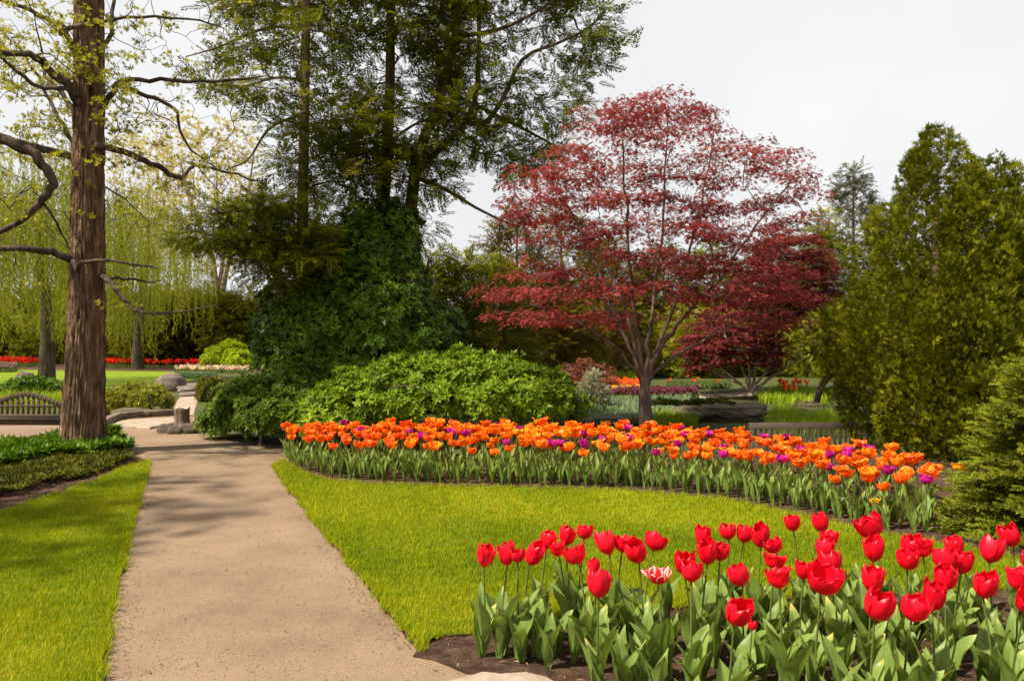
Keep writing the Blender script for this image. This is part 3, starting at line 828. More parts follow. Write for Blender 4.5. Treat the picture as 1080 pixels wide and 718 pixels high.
# ------------------------------------------------------------------ benches
def bench(name, label, loc, rz, Wd, H, m, curved):
    root = empty(name, loc, rz); tag(root, label, 'bench')
    def top(x): return H + (  .09 * math.cos(min(1, abs(x) / (Wd * .42)) * math.pi) if curved else 0) - (.06 if curved else 0)
    def part(nm, fn):
        mb = MB(); fn(mb); return link(nm, mb.build(nm, m, False), root)
    for sx_ in (-1, 1):
        part('leg', lambda mb: mb.box((sx_ * (Wd / 2 - .035), 0, (H - .05) / 2), (.065, .06, H - .05)))
        part('leg', lambda mb: mb.box((sx_ * (Wd / 2 - .035), .50, .31), (.062, .062, .62)))
        part('arm', lambda mb: mb.box((sx_ * (Wd / 2 - .035), .27, .64), (.085, .56, .035)))
    def seat(mb):
        for i in range(6): mb.box((0, .06 + i * .078, .43), (Wd - .02, .066, .022))
        mb.box((0, .035, .385), (Wd - .14, .03, .075)); mb.box((0, .49, .385), (Wd - .14, .03, .075))
    part('seat', seat)
    def rail(mb):
        n = 28; xs = np.linspace(-Wd / 2, Wd / 2, n)
        for a, b_ in zip(xs[:-1], xs[1:]):
            za, zb = top(a), top(b_); an = math.atan2(zb - za, b_ - a)
            mb.box(((a + b_) / 2, 0, (za + zb) / 2), (math.hypot(b_ - a, zb - za) + .012, .045, .075), [[math.cos(an), 0, -math.sin(an)], [0, 1, 0], [math.sin(an), 0, math.cos(an)]], .004)
    def rail_flat(mb): mb.box((0, 0, H), (Wd + .02, .05, .095))
    br = empty('backrest', (0, 0, 0)); br.parent = root
    mb = MB(); (rail if curved else rail_flat)(mb); link('top_rail', mb.build('top_rail', m, False), br)
    mb = MB(); mb.box((0, 0, .50), (Wd - .14, .04, .07)); link('bottom_rail', mb.build('bottom_rail', m, False), br)
    if curved:
        mb = MB(); mb.box((0, 0, .665), (Wd - .14, .036, .035)); link('middle_rail', mb.build('middle_rail', m, False), br)
    ns = int((Wd - .14) / .088)
    for i in range(ns):
        x = -(Wd - .2) / 2 + (i + .5) * (Wd - .2) / ns; t_ = top(x) - .03
        mb = MB(); mb.box((x, 0, (.53 + t_) / 2), (.042, .022, t_ - .53), None, .003)
        link('slat', mb.build('slat', m, False), br)
    return root
b = gp(27, 470.5)
bench('garden_bench', 'dark wooden garden bench with curved slatted back left of the big trunk', (b[0], b[1], 0), R(-2), 1.80, .83, M['wood_dark'], True)
b = wp(852, 447, 12.95)
bench('garden_bench', 'pale wooden bench with straight top rail behind the orange tulips', (b[0] + .08, b[1], tz(b[0], 13.2)), R(1), 2.05, .83, M['wood_pale'], False)
# ------------------------------------------------------------------ trees
def tree(name, label, base, sk, barkm, crown, leafm, rt=.004, power=.5, rmax=1.0, group=None, cat='tree'):
    root = empty(name, base); tag(root, label, cat, group)
    b = np.asarray(base, float)
    o = link('trunk', sk.mesh('trunk', M[barkm], rt, power, rmax), root); o.location = tuple(-b)
    if crown is not None:
        V, F, T = crown
        link('crown', mesh_np('crown', V - b, [(F, 0)], [M[leafm]], T), root)
    return root

def sprays_at(pts, dirs, per, spread, size, tpls, flat=.4, tint_s=.12, mean=.5, upn=(0, 0, 1), dj=.5, drop=0.0):
    """sprays round the branch tips, pointing outwards"""
    P = np.repeat(pts, per, 0); D = np.repeat(dirs, per, 0); n = len(P)
    tc = np.repeat(rng.normal(size=len(pts)) * tint_s + mean, per)
    off = rdir(n) * rng.random((n, 1)) ** .5 * spread * np.array([1, 1, flat])
    d = nrm(D * .8 + nrm(off) * .6 + rng.normal(size=(n, 3)) * dj * np.array([1, 1, flat]) + np.array([0, 0, drop]))
    pos = P + off
    parts = []
    w = rng.integers(0, len(tpls), n)
    up = np.array(upn) + rng.normal(size=(n, 3)) * .3
    for i, t in enumerate(tpls):
        k = w == i
        if k.any(): parts.append(scatter(t, pos[k], frames_y(d[k], up[k]), size * rng.uniform(.65, 1.3, k.sum()), tc[k], .11))
    return merge(parts)

def tipdirs(sk):
    ids = np.array(sk.tips); return sk.p[ids], nrm(sk.p[ids] - sk.p[sk.par[ids]])

# ---- big furrowed tree, left
def big_tree():
    base = gp(87, 477)
    D = base[1]
    tr = smooth_path([wp(87, 477, D), wp(90, 380, D), wp(92, 290, D), wp(93, 180, D), wp(94, 80, D), wp(94, 0, D), wp(95, -120, D + .1), wp(96, -260, D + .2), wp(97, -380, D + .3)], 50)
    rad = np.interp(tr[:, 2], [0, .15, .5, 1.2, 2.8, 5.0, 7.0, 10, 12.8], [.38, .335, .302, .276, .243, .218, .199, .13, .03])
    root = empty('tall_tree', base); tag(root, 'tall tree with thick furrowed brown trunk beside the garden bench', 'tree')
    # furrowed trunk
    n = 200; a = np.arange(n) / n * 2 * math.pi
    fine = smooth_path(tr, 380); fr = np.interp(np.linspace(0, 1, 380), np.linspace(0, 1, 50), rad)
    A, Zi = np.meshgrid(a, np.arange(380)); z = fine[Zi.ravel(), 2]; aa = A.ravel()
    q = np.stack([np.cos(aa) * 7, np.sin(aa) * 7, z * 1.1], -1)
    q2 = np.stack([np.cos(aa) * 20, np.sin(aa) * 20, z * 2.6], -1)
    rid = np.abs(vnoise(q, 1.6, 31)) * .7 + 1.0 * np.abs(vnoise(q2, 1.2, 32)) + .4 * np.abs(vnoise(q2, 2.2, 33))
    flare = np.exp(-z / .35) * (.10 * np.sin(aa * 5 + 1) + .05 * np.sin(aa * 3))
    r = fr[Zi.ravel()] * (1 + flare) - .026 + .042 * np.minimum(rid, 1.1)
    V = np.stack([fine[Zi.ravel(), 0] + np.cos(aa) * r, fine[Zi.ravel(), 1] + np.sin(aa) * r, z], -1) - base
    i = np.arange(379)[:, None] * n; j = np.arange(n)[None]; k = (j + 1) % n
    F = np.stack([i + j, i + k, i + n + k, i + n + j], -1).reshape(-1, 4)
    link('trunk', mesh_np('trunk', V, [(F, 0)], [M['bark_big']], None, True), root)
    sk = Skel(tr); sk.free[:sk.n] = False
    limbs = [
        ([(104, 118), (116, 104), (128, 86), (160, 84), (205, 87), (262, 83)], 0, .6, (.070, .028)),
        ([(128, 90), (150, 100), (172, 107), (188, 120), (189, 134), (200, 155), (226, 176)], .3, 1.2, (.05, .018)),
        ([(106, 154), (124, 158), (150, 168), (168, 176), (183, 185), (192, 188), (200, 178), (212, 175), (240, 182), (272, 191)], -.2, 1.6, (.075, .022)),
        ([(83, 108), (70, 88), (52, 76), (38, 60), (0, 55), (-50, 44)], -.2, -1.2, (.10, .045)),
        ([(82, 122), (66, 100), (50, 84), (44, 70)], .1, .8, (.06, .03)),
        ([(82, 100), (62, 92), (40, 92), (22, 78), (0, 58)], -.3, -1.0, (.05, .03)),
        ([(-60, 132), (0, 146), (28, 158), (44, 172), (53, 186), (56, 196), (44, 212), (28, 228), (0, 243), (-40, 250)], -1.6, -1.2, (.085, .035)),
        ([(76, 274), (58, 268), (38, 263), (10, 262), (-60, 256)], -.2, -.9, (.085, .05)),
        ([(82, 285), (84, 277), (92, 275), (120, 275), (145, 280), (166, 283)], -.42, -.9, (.05, .016)),
        ([(108, 291), (118, 300), (128, 313), (140, 325), (152, 330), (186, 330), (228, 322)], -.1, -.9, (.06, .012)),
        ([(110, 294), (135, 294), (160, 297), (172, 293)], .1, .9, (.035, .010)),
        ([(83, 70), (72, 40), (60, 26), (30, 10), (0, 0), (-40, -20)], .2, -.8, (.06, .03)),
        ([(64, 36), (84, 27), (105, 24), (150, 18), (205, 21), (236, 30)], -.35, .2, (.05, .014)),
        ([(104, 60), (118, 30), (120, 0), (140, -40)], .1, .7, (.05, .03)),
        ([(84, 160), (64, 128), (50, 100), (34, 70), (12, 40)], .3, 1.0, (.05, .02)),
        ([(42, 208), (58, 232), (66, 248), (74, 262)], -1.4, -.6, (.03, .016)),
        ([(100, 192), (125, 205), (145, 222), (160, 236)], .2, .8, (.022, .008)),
    ]
    for pts, a0, a1, rr in limbs:
        P = px_path(pts, len(pts) * 3, D + a0, D + a1)
        P[1:-1] += rng.normal(size=P[1:-1].shape) * .012
        i0 = int(np.argmin(np.linalg.norm(tr - P[0], axis=1)))
        near = np.linalg.norm(sk.p[:sk.n] - P[0], axis=1); par = int(np.argmin(near)) if near.min() < .6 else i0
        if pts[0][0] < -30: par = -1
        if par >= 0 and par < 50: P = np.concatenate([[tr[par] * .4 + P[0] * .6], P])
        if par == -1:
            P = np.concatenate([[P[0] + [-2.0, .2, .5]], P]); sk.poly(i0, P, rr)
        else: sk.poly(par, P, (rr[0] * .8, rr[1] * .75))
    # higher limbs, out of the picture
    for k in range(16):
        z = rng.uniform(7.8, 13); an = rng.uniform(0, 6.28); L = rng.uniform(1.2, 3.2) * (15.5 - z) / 6
        c = tr[int(np.argmin(np.abs(tr[:, 2] - z)))]
        e = c + np.array([math.cos(an) * L, math.sin(an) * L, rng.uniform(.1, .9)])
        sk.poly(int(np.argmin(np.abs(tr[:, 2] - z))), smooth_path([c, (c + e) / 2 + [0, 0, .25], e], 7), (.05, .015))
    nl = sk.n
    cand = np.arange(50, nl)
    nodes = sk.p[cand]
    wts = np.where(nodes[:, 2] > 8.3, .5, 1.0) * np.where(nodes[:, 2] < 4.2, .35, 1.0)
    wts = wts * np.where((nodes[:, 0] > base[0] + .4) & (nodes[:, 2] < 6), .75, 1.3); wts /= wts.sum()
    for t in range(560):
        c = nodes[rng.choice(len(nodes), p=wts)]
        q = c + rng.normal(size=3) * np.array([.62, .62, .34]) + np.array([0, 0, -.04])
        sk.add(q, up=.05, jit=.22, n=4, hpen=0)
    s2 = sk.n
    for t in range(520):
        c = sk.p[rng.integers(nl, s2)]
        sk.add(c + rng.normal(size=3) * np.array([.34, .34, .18]), up=0, jit=.2, n=3, hpen=0)
    sk.minr[:50] = .02
    o = link('branches', sk.mesh('branches', M['bark_dark'], .0036, .42, .1), root); o.location = tuple(-base)
    P, Dn = tipdirs(sk)
    px = CX + P[:, 0] / P[:, 1] * FPX; py = CY - (P[:, 2] - CAM_H) / P[:, 1] * FPX
    keep = (rng.random(len(P)) < np.where(px < 135, .66, .34)) & (py < 235) | (rng.random(len(P)) < .12)
    V, F, T = sprays_at(P[keep], Dn[keep], 8, .20, .066, ROS_N, .35, .12, .5)
    link('crown', mesh_np('crown', V - base, [(F, 0)], [M['leaf_young']], T), root)
big_tree()

# ---- evergreens in the middle
def evergreen(label, trunk_px, d, poly, dd, limbs, ntar, per, seed, size=.36, zmin=1.4, extra_top=14):
    tr = smooth_path([wp(x, y, d) for x, y in trunk_px], 36)
    base = np.array([tr[0][0], tr[0][1], 0.0])
    rb = .0078 * d
    sk = Skel(tr); sk.minr[:36] = np.linspace(rb * 1.25, rb * .35, 36)
    for pts, a0, a1, rr in limbs:
        P = px_path(pts, len(pts) * 3, d + a0, d + a1)
        par = sk.near(P[0]); sk.poly(par, P, rr)
    P2, ds = sample_px_poly(poly, ntar, d, dd)
    T3 = np.array([wp(x, y, q) for (x, y), q in zip(P2, ds)])
    # limbs sit in loose tiers
    T3 = T3[vnoise(T3 * np.array([1, 1, 1.5]), .95, 80 + seed) > -.06]
    T3[:, 2] = T3[:, 2] * .6 + .4 * (np.round(T3[:, 2] / .7) * .7) + rng.normal(size=len(T3)) * .06
    top = tr[-1]
    T4 = np.array([[top[0] + rng.normal() * 1.5, top[1] + rng.normal() * 1.5, rng.uniform(8.2, top[2])] for _ in range(extra_top)]).reshape(-1, 3)
    T3 = np.concatenate([T3, T4])
    ax = np.array([np.interp(T3[:, 2], tr[:, 2], tr[:, 0]), np.interp(T3[:, 2], tr[:, 2], tr[:, 1])]).T
    for q in T3[np.argsort(np.linalg.norm(T3[:, :2] - ax, axis=1))]:
        sk.add(q, zmin=zmin, up=.02, jit=.16, n=5, hpen=.6, flat=.8)
    P, Dn = tipdirs(sk)
    kp = rng.random(len(P)) < .84
    V1 = sprays_at(P[kp], Dn[kp], int(per * 1.7), .46, size, FIN, .34, .15, .46, dj=.45, drop=-.12)
    # foliage also along the outer half of each branch
    mid = sk.par[sk.par[np.array(sk.tips)]]
    V2 = sprays_at(sk.p[mid], Dn, max(2, int(per * .7)), .36, size * .9, FIN, .38, .15, .42, dj=.5, drop=-.12)
    tree('evergreen_tree', label, base, sk, 'bark_ever', merge([V1, V2]), 'needle', .0085, .40, .12)

evergreen('evergreen with straight brown trunk standing nearest the path, left of the others', [(321, 455), (321, 380), (319, 250), (321, 130), (323, 0), (324, -130), (325, -230)], 15.9,
          [(225, 20), (240, -60), (330, -160), (400, -120), (395, 20), (400, 150), (370, 240), (330, 285), (285, 282), (275, 240), (288, 190), (290, 140), (255, 110), (215, 95)], 1.7,
          [([(320, 85), (290, 82), (250, 92), (200, 82)], 0, -.7, (.035, .012)), ([(321, 120), (285, 135), (262, 168), (240, 178)], 0, -.5, (.035, .012)),
           ([(322, 30), (280, 30), (230, 50), (196, 60)], 0, .7, (.04, .012)), ([(320, 300), (350, 293), (385, 298), (415, 292), (440, 300)], -.3, -1.2, (.03, .01))], 420, 7, 1)
evergreen('evergreen with ivy dark trunk in the middle of the three evergreens', [(398, 450), (400, 330), (405, 210), (411, 100), (412, 0), (414, -120), (415, -250)], 16.8,
          [(330, -120), (480, -160), (505, 0), (500, 100), (470, 190), (455, 240), (430, 300), (380, 305), (350, 240), (345, 120), (330, 20)], 1.6,
          [([(410, 150), (440, 130), (475, 120), (500, 95)], 0, -.7, (.035, .012)), ([(404, 220), (440, 250), (450, 285), (400, 300)], -.2, -1.4, (.025, .01))], 700, 7, 2)
evergreen('leaning evergreen reaching out over the red maple', [(428, 450), (430, 340), (432, 250), (436, 195), (446, 150), (462, 110), (478, 50), (486, -30), (492, -120), (496, -200)], 17.4,
          [(440, -140), (600, -110), (640, -10), (646, 50), (632, 92), (600, 150), (590, 170), (555, 185), (520, 175), (480, 190), (455, 170), (450, 60)], 1.8,
          [([(462, 112), (482, 125), (510, 130), (530, 105), (552, 62), (590, 45), (620, 30), (640, 10)], -.2, -1.2, (.075, .012)), ([(440, 180), (470, 150), (500, 110), (505, 40), (503, -20)], .1, .8, (.08, .04)),
           ([(440, 188), (470, 200), (500, 218), (528, 232), (548, 240)], -.1, -1.0, (.05, .012)), ([(470, 96), (520, 120), (560, 140), (600, 160), (625, 150)], .4, 1.2, (.05, .012)),
           ([(480, 40), (530, 30), (570, 10), (600, -10)], -.3, -1.4, (.05, .015)), ([(528, 232), (526, 255), (530, 285)], -.8, -1.0, (.02, .008))], 560, 6, 3, extra_top=12)
# low drooping evergreen branches over the path, left
evergreen('small drooping evergreen leaning left towards the pale path', [(335, 452), (318, 380), (300, 310), (275, 262), (240, 232)], 15.0,
          [(186, 225), (215, 205), (262, 200), (300, 215), (345, 240), (350, 275), (290, 292), (262, 285), (235, 262), (195, 258)], .9,
          [([(300, 312), (262, 268), (228, 250), (192, 240)], -.1, -.4, (.03, .010))], 230, 9, 4, .27, zmin=2.0, extra_top=0)

# ---- Japanese maples
def maple(label, base, d, fork_z, stems_, poly, dd, ntar, per, leafm, barkm, leafsz, layer=.34, snap=.55, trunk_r=.10, disc=.34, rt=.0042, zmin=1.0):
    b = np.asarray(base, float); f = b + np.array([.0, 0, fork_z])
    sk = Skel(smooth_path([b, b + [.02, 0, fork_z * .5], f], 7) if fork_z > .2 else [b, b + [0, 0, .08]])
    n0 = sk.n; sk.minr[:n0] = np.linspace(trunk_r * 1.2, trunk_r, n0)
    sk.free[:n0] = False
    for pts, a1, rr in stems_:
        ds = np.linspace(d, d + a1, len(pts))
        P = smooth_path([f] + [wp(x, y, q) for (x, y), q in zip(pts, ds)], len(pts) * 5)[1:]
        P[2:] += rng.normal(size=P[2:].shape) * .015
        sk.poly(n0 - 1, P, (rr[0] * .85, rr[1] * .85))
    P2, ds = sample_px_poly(poly, ntar, d, 1)
    xs = P2[:, 0]; xc = .5 * (xs.min() + xs.max()); hw = .5 * (xs.max() - xs.min())
    dep = dd * np.sqrt(np.maximum(.08, 1 - ((xs - xc) / hw) ** 2))
    ds = d + rng.uniform(-1, 1, ntar) * dep
    T3 = np.array([wp(x, y, q) for (x, y), q in zip(P2, ds)])
    T3[:, 2] = T3[:, 2] * (1 - snap) + snap * ((np.round(T3[:, 2] / layer + .25 * vnoise(T3[:, :2], .8, 60)) - .25 * vnoise(T3[:, :2], .8, 60)) * layer) + rng.normal(size=ntar) * .03
    for q in T3[np.argsort(np.linalg.norm(T3 - f, axis=1))]:
        sk.add(q, zmin=b[2] + zmin, up=.05, jit=.10, n=5, hpen=1.5)
    P, Dn = tipdirs(sk)
    m = len(P) * per
    PP = np.repeat(P, per, 0); a = rng.uniform(0, 6.283, m); rr = disc * np.sqrt(rng.random(m)) * np.repeat(rng.uniform(.6, 1.25, len(P)), per)
    PP = PP + np.stack([np.cos(a) * rr, np.sin(a) * rr, rng.normal(size=m) * .032 - .10 * (rr / disc) ** 2], -1)
    nor = nrm(np.stack([np.cos(a) * .45, np.sin(a) * .45, np.ones(m)], -1) + rng.normal(size=(m, 3)) * .38)
    tt = np.repeat(rng.normal(size=len(P)) * .12 + .5, per)
    w = rng.integers(0, 4, m); parts = []
    for i in range(4):
        k = w == i
        parts.append(scatter(MAP[i], PP[k], frames_z(nor[k], rng.uniform(0, 6.28, k.sum())), leafsz * rng.uniform(.7, 1.25, k.sum()), tt[k], .11))
    return tree('maple_tree', label, b, sk, barkm, merge(parts), leafm, rt, .42, .09)

mb_ = np.array([(680 - CX) / FPX * 13.0, 13.0, tz(2.1, 13.0)])
maple('red Japanese maple with branching trunk behind the orange tulips', mb_, 13.0, 1.22,
      [([(672, 385), (652, 340), (625, 270), (590, 200), (575, 160)], .5, (.055, .012)), ([(690, 380), (712, 345), (752, 300), (800, 235), (835, 190)], -.3, (.06, .012)),
       ([(676, 380), (668, 320), (660, 230), (655, 140)], -.8, (.055, .012)), ([(682, 378), (690, 310), (700, 220), (705, 125)], .9, (.055, .012)),
       ([(686, 385), (712, 320), (735, 230), (755, 140)], .3, (.05, .012)), ([(670, 392), (640, 360), (600, 335), (560, 320)], -.9, (.042, .010)),
       ([(690, 392), (730, 366), (780, 340), (830, 322)], 1.1, (.045, .010)), ([(676, 388), (650, 300), (610, 230), (565, 215)], 1.2, (.04, .01))],
      [(503, 312), (522, 292), (560, 276), (545, 245), (528, 205), (545, 170), (600, 142), (618, 112), (650, 104), (700, 92), (755, 108), (778, 145), (835, 150), (862, 190), (850, 230), (805, 262), (862, 292), (868, 318),
       (842, 345), (790, 348), (765, 325), (738, 350), (712, 325), (700, 345), (684, 315), (650, 352), (612, 332), (560, 345), (520, 335)], 2.0, 640, 54, 'maple', 'bark_maple', .056, .42, rt=.0036)
mb2 = gp(792, 417); 
maple('darker red maple with pale splayed stems behind the rock ledge', mb2, mb2[1], .12,
      [([(775, 400), (755, 385), (738, 372)], -.6, (.06, .02)), ([(785, 395), (775, 360), (765, 320)], .5, (.07, .02)), ([(796, 395), (800, 350), (805, 290)], -.4, (.07, .02)),
       ([(803, 398), (822, 375), (845, 345)], .6, (.06, .02)), ([(808, 402), (828, 388), (848, 378)], -.8, (.05, .015)), ([(778, 404), (758, 395), (748, 390)], .8, (.05, .02)), ([(790, 390), (790, 340), (830, 270)], .9, (.06, .02))],
      [(718, 378), (735, 330), (770, 320), (800, 255), (846, 238), (872, 258), (876, 330), (862, 365), (838, 385), (805, 388), (770, 384), (740, 390)], 2.4, 420, 62, 'maple_dark', 'bark_pale', .125, .45, .2, .11, .55, .008, .8)
mb3 = gp(612, 418)
maple('low weeping bronze maple left of the red maple trunk', mb3, mb3[1], .3, [([(605, 395), (596, 392)], .4, (.03, .01)), ([(616, 390), (626, 388)], -.4, (.03, .01))],
      [(580, 408), (592, 385), (615, 376), (640, 384), (650, 404), (640, 411), (600, 412)], 1.1, 80, 30, 'bronze', 'bark_dark', .10, .25, .3, .05, .38, .006, .1)

# ---- big arborvitae, right
def arborvitae(label, spires, nplume, per, base):
    C = []; N = []; S = []
    tot = sum(h * r for _, h, r, _ in spires)
    for (c, H, Rm, prof) in spires:
        n = int(nplume * H * Rm / tot)
        t = rng.random(n * 3); t = t[rng.random(n * 3) < np.interp(t, prof[0], prof[1]) + .12][:n]; n = len(t)
        a = rng.uniform(0, 6.283, n)
        r = np.interp(t, prof[0], prof[1]) * Rm
        lump = 1 + .20 * vnoise(np.stack([np.cos(a) * 2.6, np.sin(a) * 2.6, t * 9], -1), 1.1, 71)
        LA = rng.uniform(0, 6.283, 150); LT = rng.uniform(0, 1, 150); LR = np.interp(LT, prof[0], prof[1]) * Rm
        LC = np.c_[np.cos(LA) * LR, np.sin(LA) * LR, LT * H]; PC = np.c_[np.cos(a) * r, np.sin(a) * r, t * H * 1.0]
        dm = np.sqrt(((PC[:, None] - LC[None]) ** 2 * np.array([1, 1, .6])).sum(-1)).min(1)
        lump = lump * (1.12 - .48 * np.clip((dm / .42) ** 1.5, 0, 1.2))
        r = np.maximum(r * lump - .10, .02) * np.where(rng.random(n) < .34, rng.uniform(.2, .8, n), 1)
        kq = rng.random(n) > .7 * np.clip((dm - .26) / .2, 0, 1); a, r, t, n = a[kq], r[kq], t[kq], int(kq.sum())
        C.append(np.c_[c[0] + np.cos(a) * r, c[1] + np.sin(a) * r, c[2] + t * H]); 
        N.append(nrm(np.c_[np.cos(a), np.sin(a), np.full(n, .25)])); S.append(.75 + .6 * (1 - t) * rng.uniform(.7, 1.15, n))
    C = np.concatenate(C); N = np.concatenate(N); S = np.concatenate(S)
    keep = np.ones(len(C), bool)
    for (c, H, Rm, prof) in spires:
        t = (C[:, 2] - c[2]) / H; ri = np.where((t > 0) & (t < 1), np.interp(t, prof[0], prof[1]) * Rm, 0)
        keep &= np.hypot(C[:, 0] - c[0], C[:, 1] - c[1]) > ri * .22
    C, N, S = C[keep], N[keep], S[keep]
    m = len(C) * per
    cc = np.repeat(C, per, 0); nn = np.repeat(N, per, 0); s_ = np.repeat(S, per)
    d = rdir(m); d = np.where((np.sum(d * nn, 1) < -.15)[:, None], -d, d)
    ax = nrm(nn * .55 + np.array([0, 0, .8]))
    off = d * .20 * s_[:, None]; off += ax * (np.sum(d * ax, 1) * .20 * s_)[:, None]
    pos = cc + off
    dr = nrm(d * .7 + ax * .8 + rng.normal(size=(m, 3)) * .25)
    tc = np.repeat(rng.normal(size=len(C)) * .10 + .46, per) + .10 * (rng.random(m) - .5)
    ok = pos[:, 2] > base[2] + .05; w = rng.integers(0, 4, m); parts = []
    for i in range(4):
        k = (w == i) & ok
        parts.append(scatter(FAN[i], pos[k], frames_y(dr[k], rng.normal(size=(k.sum(), 3))), .104 * rng.uniform(.6, 1.4, k.sum()), tc[k], .08))
    sk = Skel(smooth_path([np.asarray(spires[0][0]), np.asarray(spires[0][0]) + [0, 0, spires[0][1] * .93]], 14)); sk.minr[:14] = np.linspace(.16, .02, 14)
    for (c, H, Rm, prof) in spires[1:]:
        sk.poly(2, smooth_path([np.asarray(c) + [0, 0, .3], np.asarray(c) + [0, 0, H * .92]], 12), (.11, .02))
    for q in C[rng.choice(len(C), min(240, len(C)), False)]: sk.add(q, zmin=base[2] + .25, up=.0, jit=.08, n=3, hpen=.8)
    tree('arborvitae', label, base, sk, 'bark_ever', merge(parts), 'arbor', .004, .4, .1)
EGG = ([0, .06, .15, .30, .42, .55, .68, .80, .90, .97, 1.0], [.70, .76, .84, .97, 1.0, .88, .70, .49, .29, .12, .02])
EGG2 = ([0, .1, .3, .5, .7, .85, .95, 1.0], [.8, .92, 1, .92, .7, .42, .2, .03])
A0 = np.array([(988 - CX) / FPX * 12.6, 12.6, float(tz(6.6, 12.6))])
A1 = np.array([(1047 - CX) / FPX * 13.1, 13.1, float(tz(7.9, 13.1))])
A2 = np.array([(1110 - CX) / FPX * 13.4, 13.4, float(tz(8.8, 13.4))])
A3 = np.array([(1012 - CX) / FPX * 11.9, 11.9, 0.0])
arborvitae('huge golden green arborvitae with two pointed tops right of the bench', [(A0, 4.92, 1.34, EGG), (A1, 4.95, 1.24, EGG2), (A2, 4.7, 1.5, EGG2), (A3, 2.5, .95, EGG2)], 2250, 48, A0)

# ---- small spruce at the right edge
def spruce():
    base = np.array([4.86, 7.15, 0.0]); H, Rm = 1.72, 1.02
    TW = [t_twig(s) for s in range(4)]
    sk = Skel(smooth_path([base, base + [0, 0, H]], 16)); sk.minr[:16] = np.linspace(.05, .008, 16)
    pos, dr, sc, tt = [], [], [], []
    for k in range(21):
        z = .10 + (H - .12) * (k / 20) ** .95; L0 = Rm * (1 - (z / H)) ** .75 * (1 if k else .9) + .05
        nb = int(16 - k * .42)
        for j in range(nb):
            a = 6.283 * j / nb + rng.uniform(-.25, .25) + k; L = L0 * rng.uniform(.78, 1.1)
            d = np.array([math.cos(a), math.sin(a), 0]); s_ = np.array([-d[1], d[0], 0])
            rise = rng.uniform(.10, .36) + .5 * k / 20; droop = rng.uniform(.06, .26)
            pts = [base + [0, 0, z] + d * L * u + np.array([0, 0, rise * L * u - (droop + .12) * L * u * u * 1.5 + .12 * L * u ** 4]) for u in np.linspace(0, 1, 6)]
            sk.poly(min(15, int(z / H * 15)), pts[1:], (.012, .004)); tint = rng.normal() * .10 + .45
            nt_ = max(3, int(L * 24))
            for i in range(nt_):
                u = .22 + .78 * (i + .5) / nt_; p = np.array([np.interp(u, np.linspace(0, 1, 6), [q[m] for q in pts]) for m in range(3)])
                for sg in (-1, 1):
                    e = nrm(d * .75 + s_ * sg * rng.uniform(.5, .95) + np.array([0, 0, rng.uniform(-.18, .42)]))
                    pos.append(p); dr.append(e); sc.append((.10 + .16 * (1 - u) * L / .9 + .02) * rng.uniform(.8, 1.25)); tt.append(tint + .18 * (u - .6))
            pos.append(pts[-2]); dr.append(nrm(pts[-1] - pts[-2])); sc.append(.18); tt.append(tint + .2)
    pos, dr, sc, tt = map(np.array, (pos, dr, sc, tt))
    w = rng.integers(0, 4, len(pos)); parts = []
    for i in range(4):
        k = w == i
        parts.append(scatter(TW[i], pos[k], frames_y(dr[k], np.array([0, 0, 1.0]) + rng.normal(size=(k.sum(), 3)) * .2), sc[k], tt[k], .08))
    tree('spruce', 'small bushy spruce at the right edge beside the red tulips', base, sk, 'bark_ever', merge(parts), 'spruce', .004, .4, .06)
spruce()

# ---- willows
def willow(label, base, H, Rr, nstr, tr_px_lean, trunk_r, seed, low=2.0, group='willows beyond the bench'):
    r = np.random.default_rng(seed); b = np.asarray(base, float)
    sk = Skel(smooth_path([b, b + [.05, 0, H * .2], b + [tr_px_lean * .5, 0, H * .4], b + [tr_px_lean, 0, H * .62]], 12)); sk.minr[:12] = np.linspace(trunk_r * 1.25, trunk_r * .5, 12)
    a = r.uniform(0, 6.283, 90); rad = Rr * np.sqrt(r.random(90)); hz = H * (1.0 - .42 * (rad / Rr) ** 2) - r.random(90) * H * .22
    T = np.c_[b[0] + np.cos(a) * rad, b[1] + np.sin(a) * rad, b[2] + hz]
    for q in T[np.argsort(rad)]: sk.add(q, zmin=b[2] + H * .18, up=.22, jit=.1, n=5, hpen=1)
    P, Dn = tipdirs(sk)
    allp = np.concatenate([P, sk.p[sk.par[np.array(sk.tips)]], sk.p[sk.par[sk.par[np.array(sk.tips)]]]])
    k = r.integers(0, len(allp), nstr); pos = allp[k] + r.normal(size=(nstr, 3)) * np.array([.6, .6, .25])
    TS = [t_strand(seed * 10 + s) for s in range(5)]
    L = np.minimum(rng.uniform(.5, 1.5, nstr), np.maximum((pos[:, 2] - b[2] - low * rng.uniform(.5, 1.5, nstr)) / 3.0, .2)); parts = []
    w = rng.integers(0, 5, nstr)
    tt = rng.normal(size=nstr) * .13 + .5
    for i in range(5):
        m = w == i; parts.append(scatter(TS[i], pos[m], frames_z(np.tile([[0, 0, 1.0]], (m.sum(), 1)) + rng.normal(size=(m.sum(), 3)) * .05, rng.uniform(0, 6.28, m.sum())), L[m], tt[m], .10))
    tree('willow_tree', label, b, sk, 'bark_dark', merge(parts), 'willow', .010, .45, .3, group)
willow('yellow-green weeping willow left of the big trunk behind the bench', gp(49, 404), 10.4, 4.6, 1250, -.3, .27, 1, 1.3)
willow('yellow-green weeping willow seen just right of the big trunk', gp(128, 391) + [0, 2, 0], 12.0, 4.4, 900, .6, .28, 2, 1.6)
willow('pale weeping willow far left behind the first willow', gp(-20, 386) + [0, 0, 0], 15.0, 6.0, 1150, .6, .3, 3, 2.5)

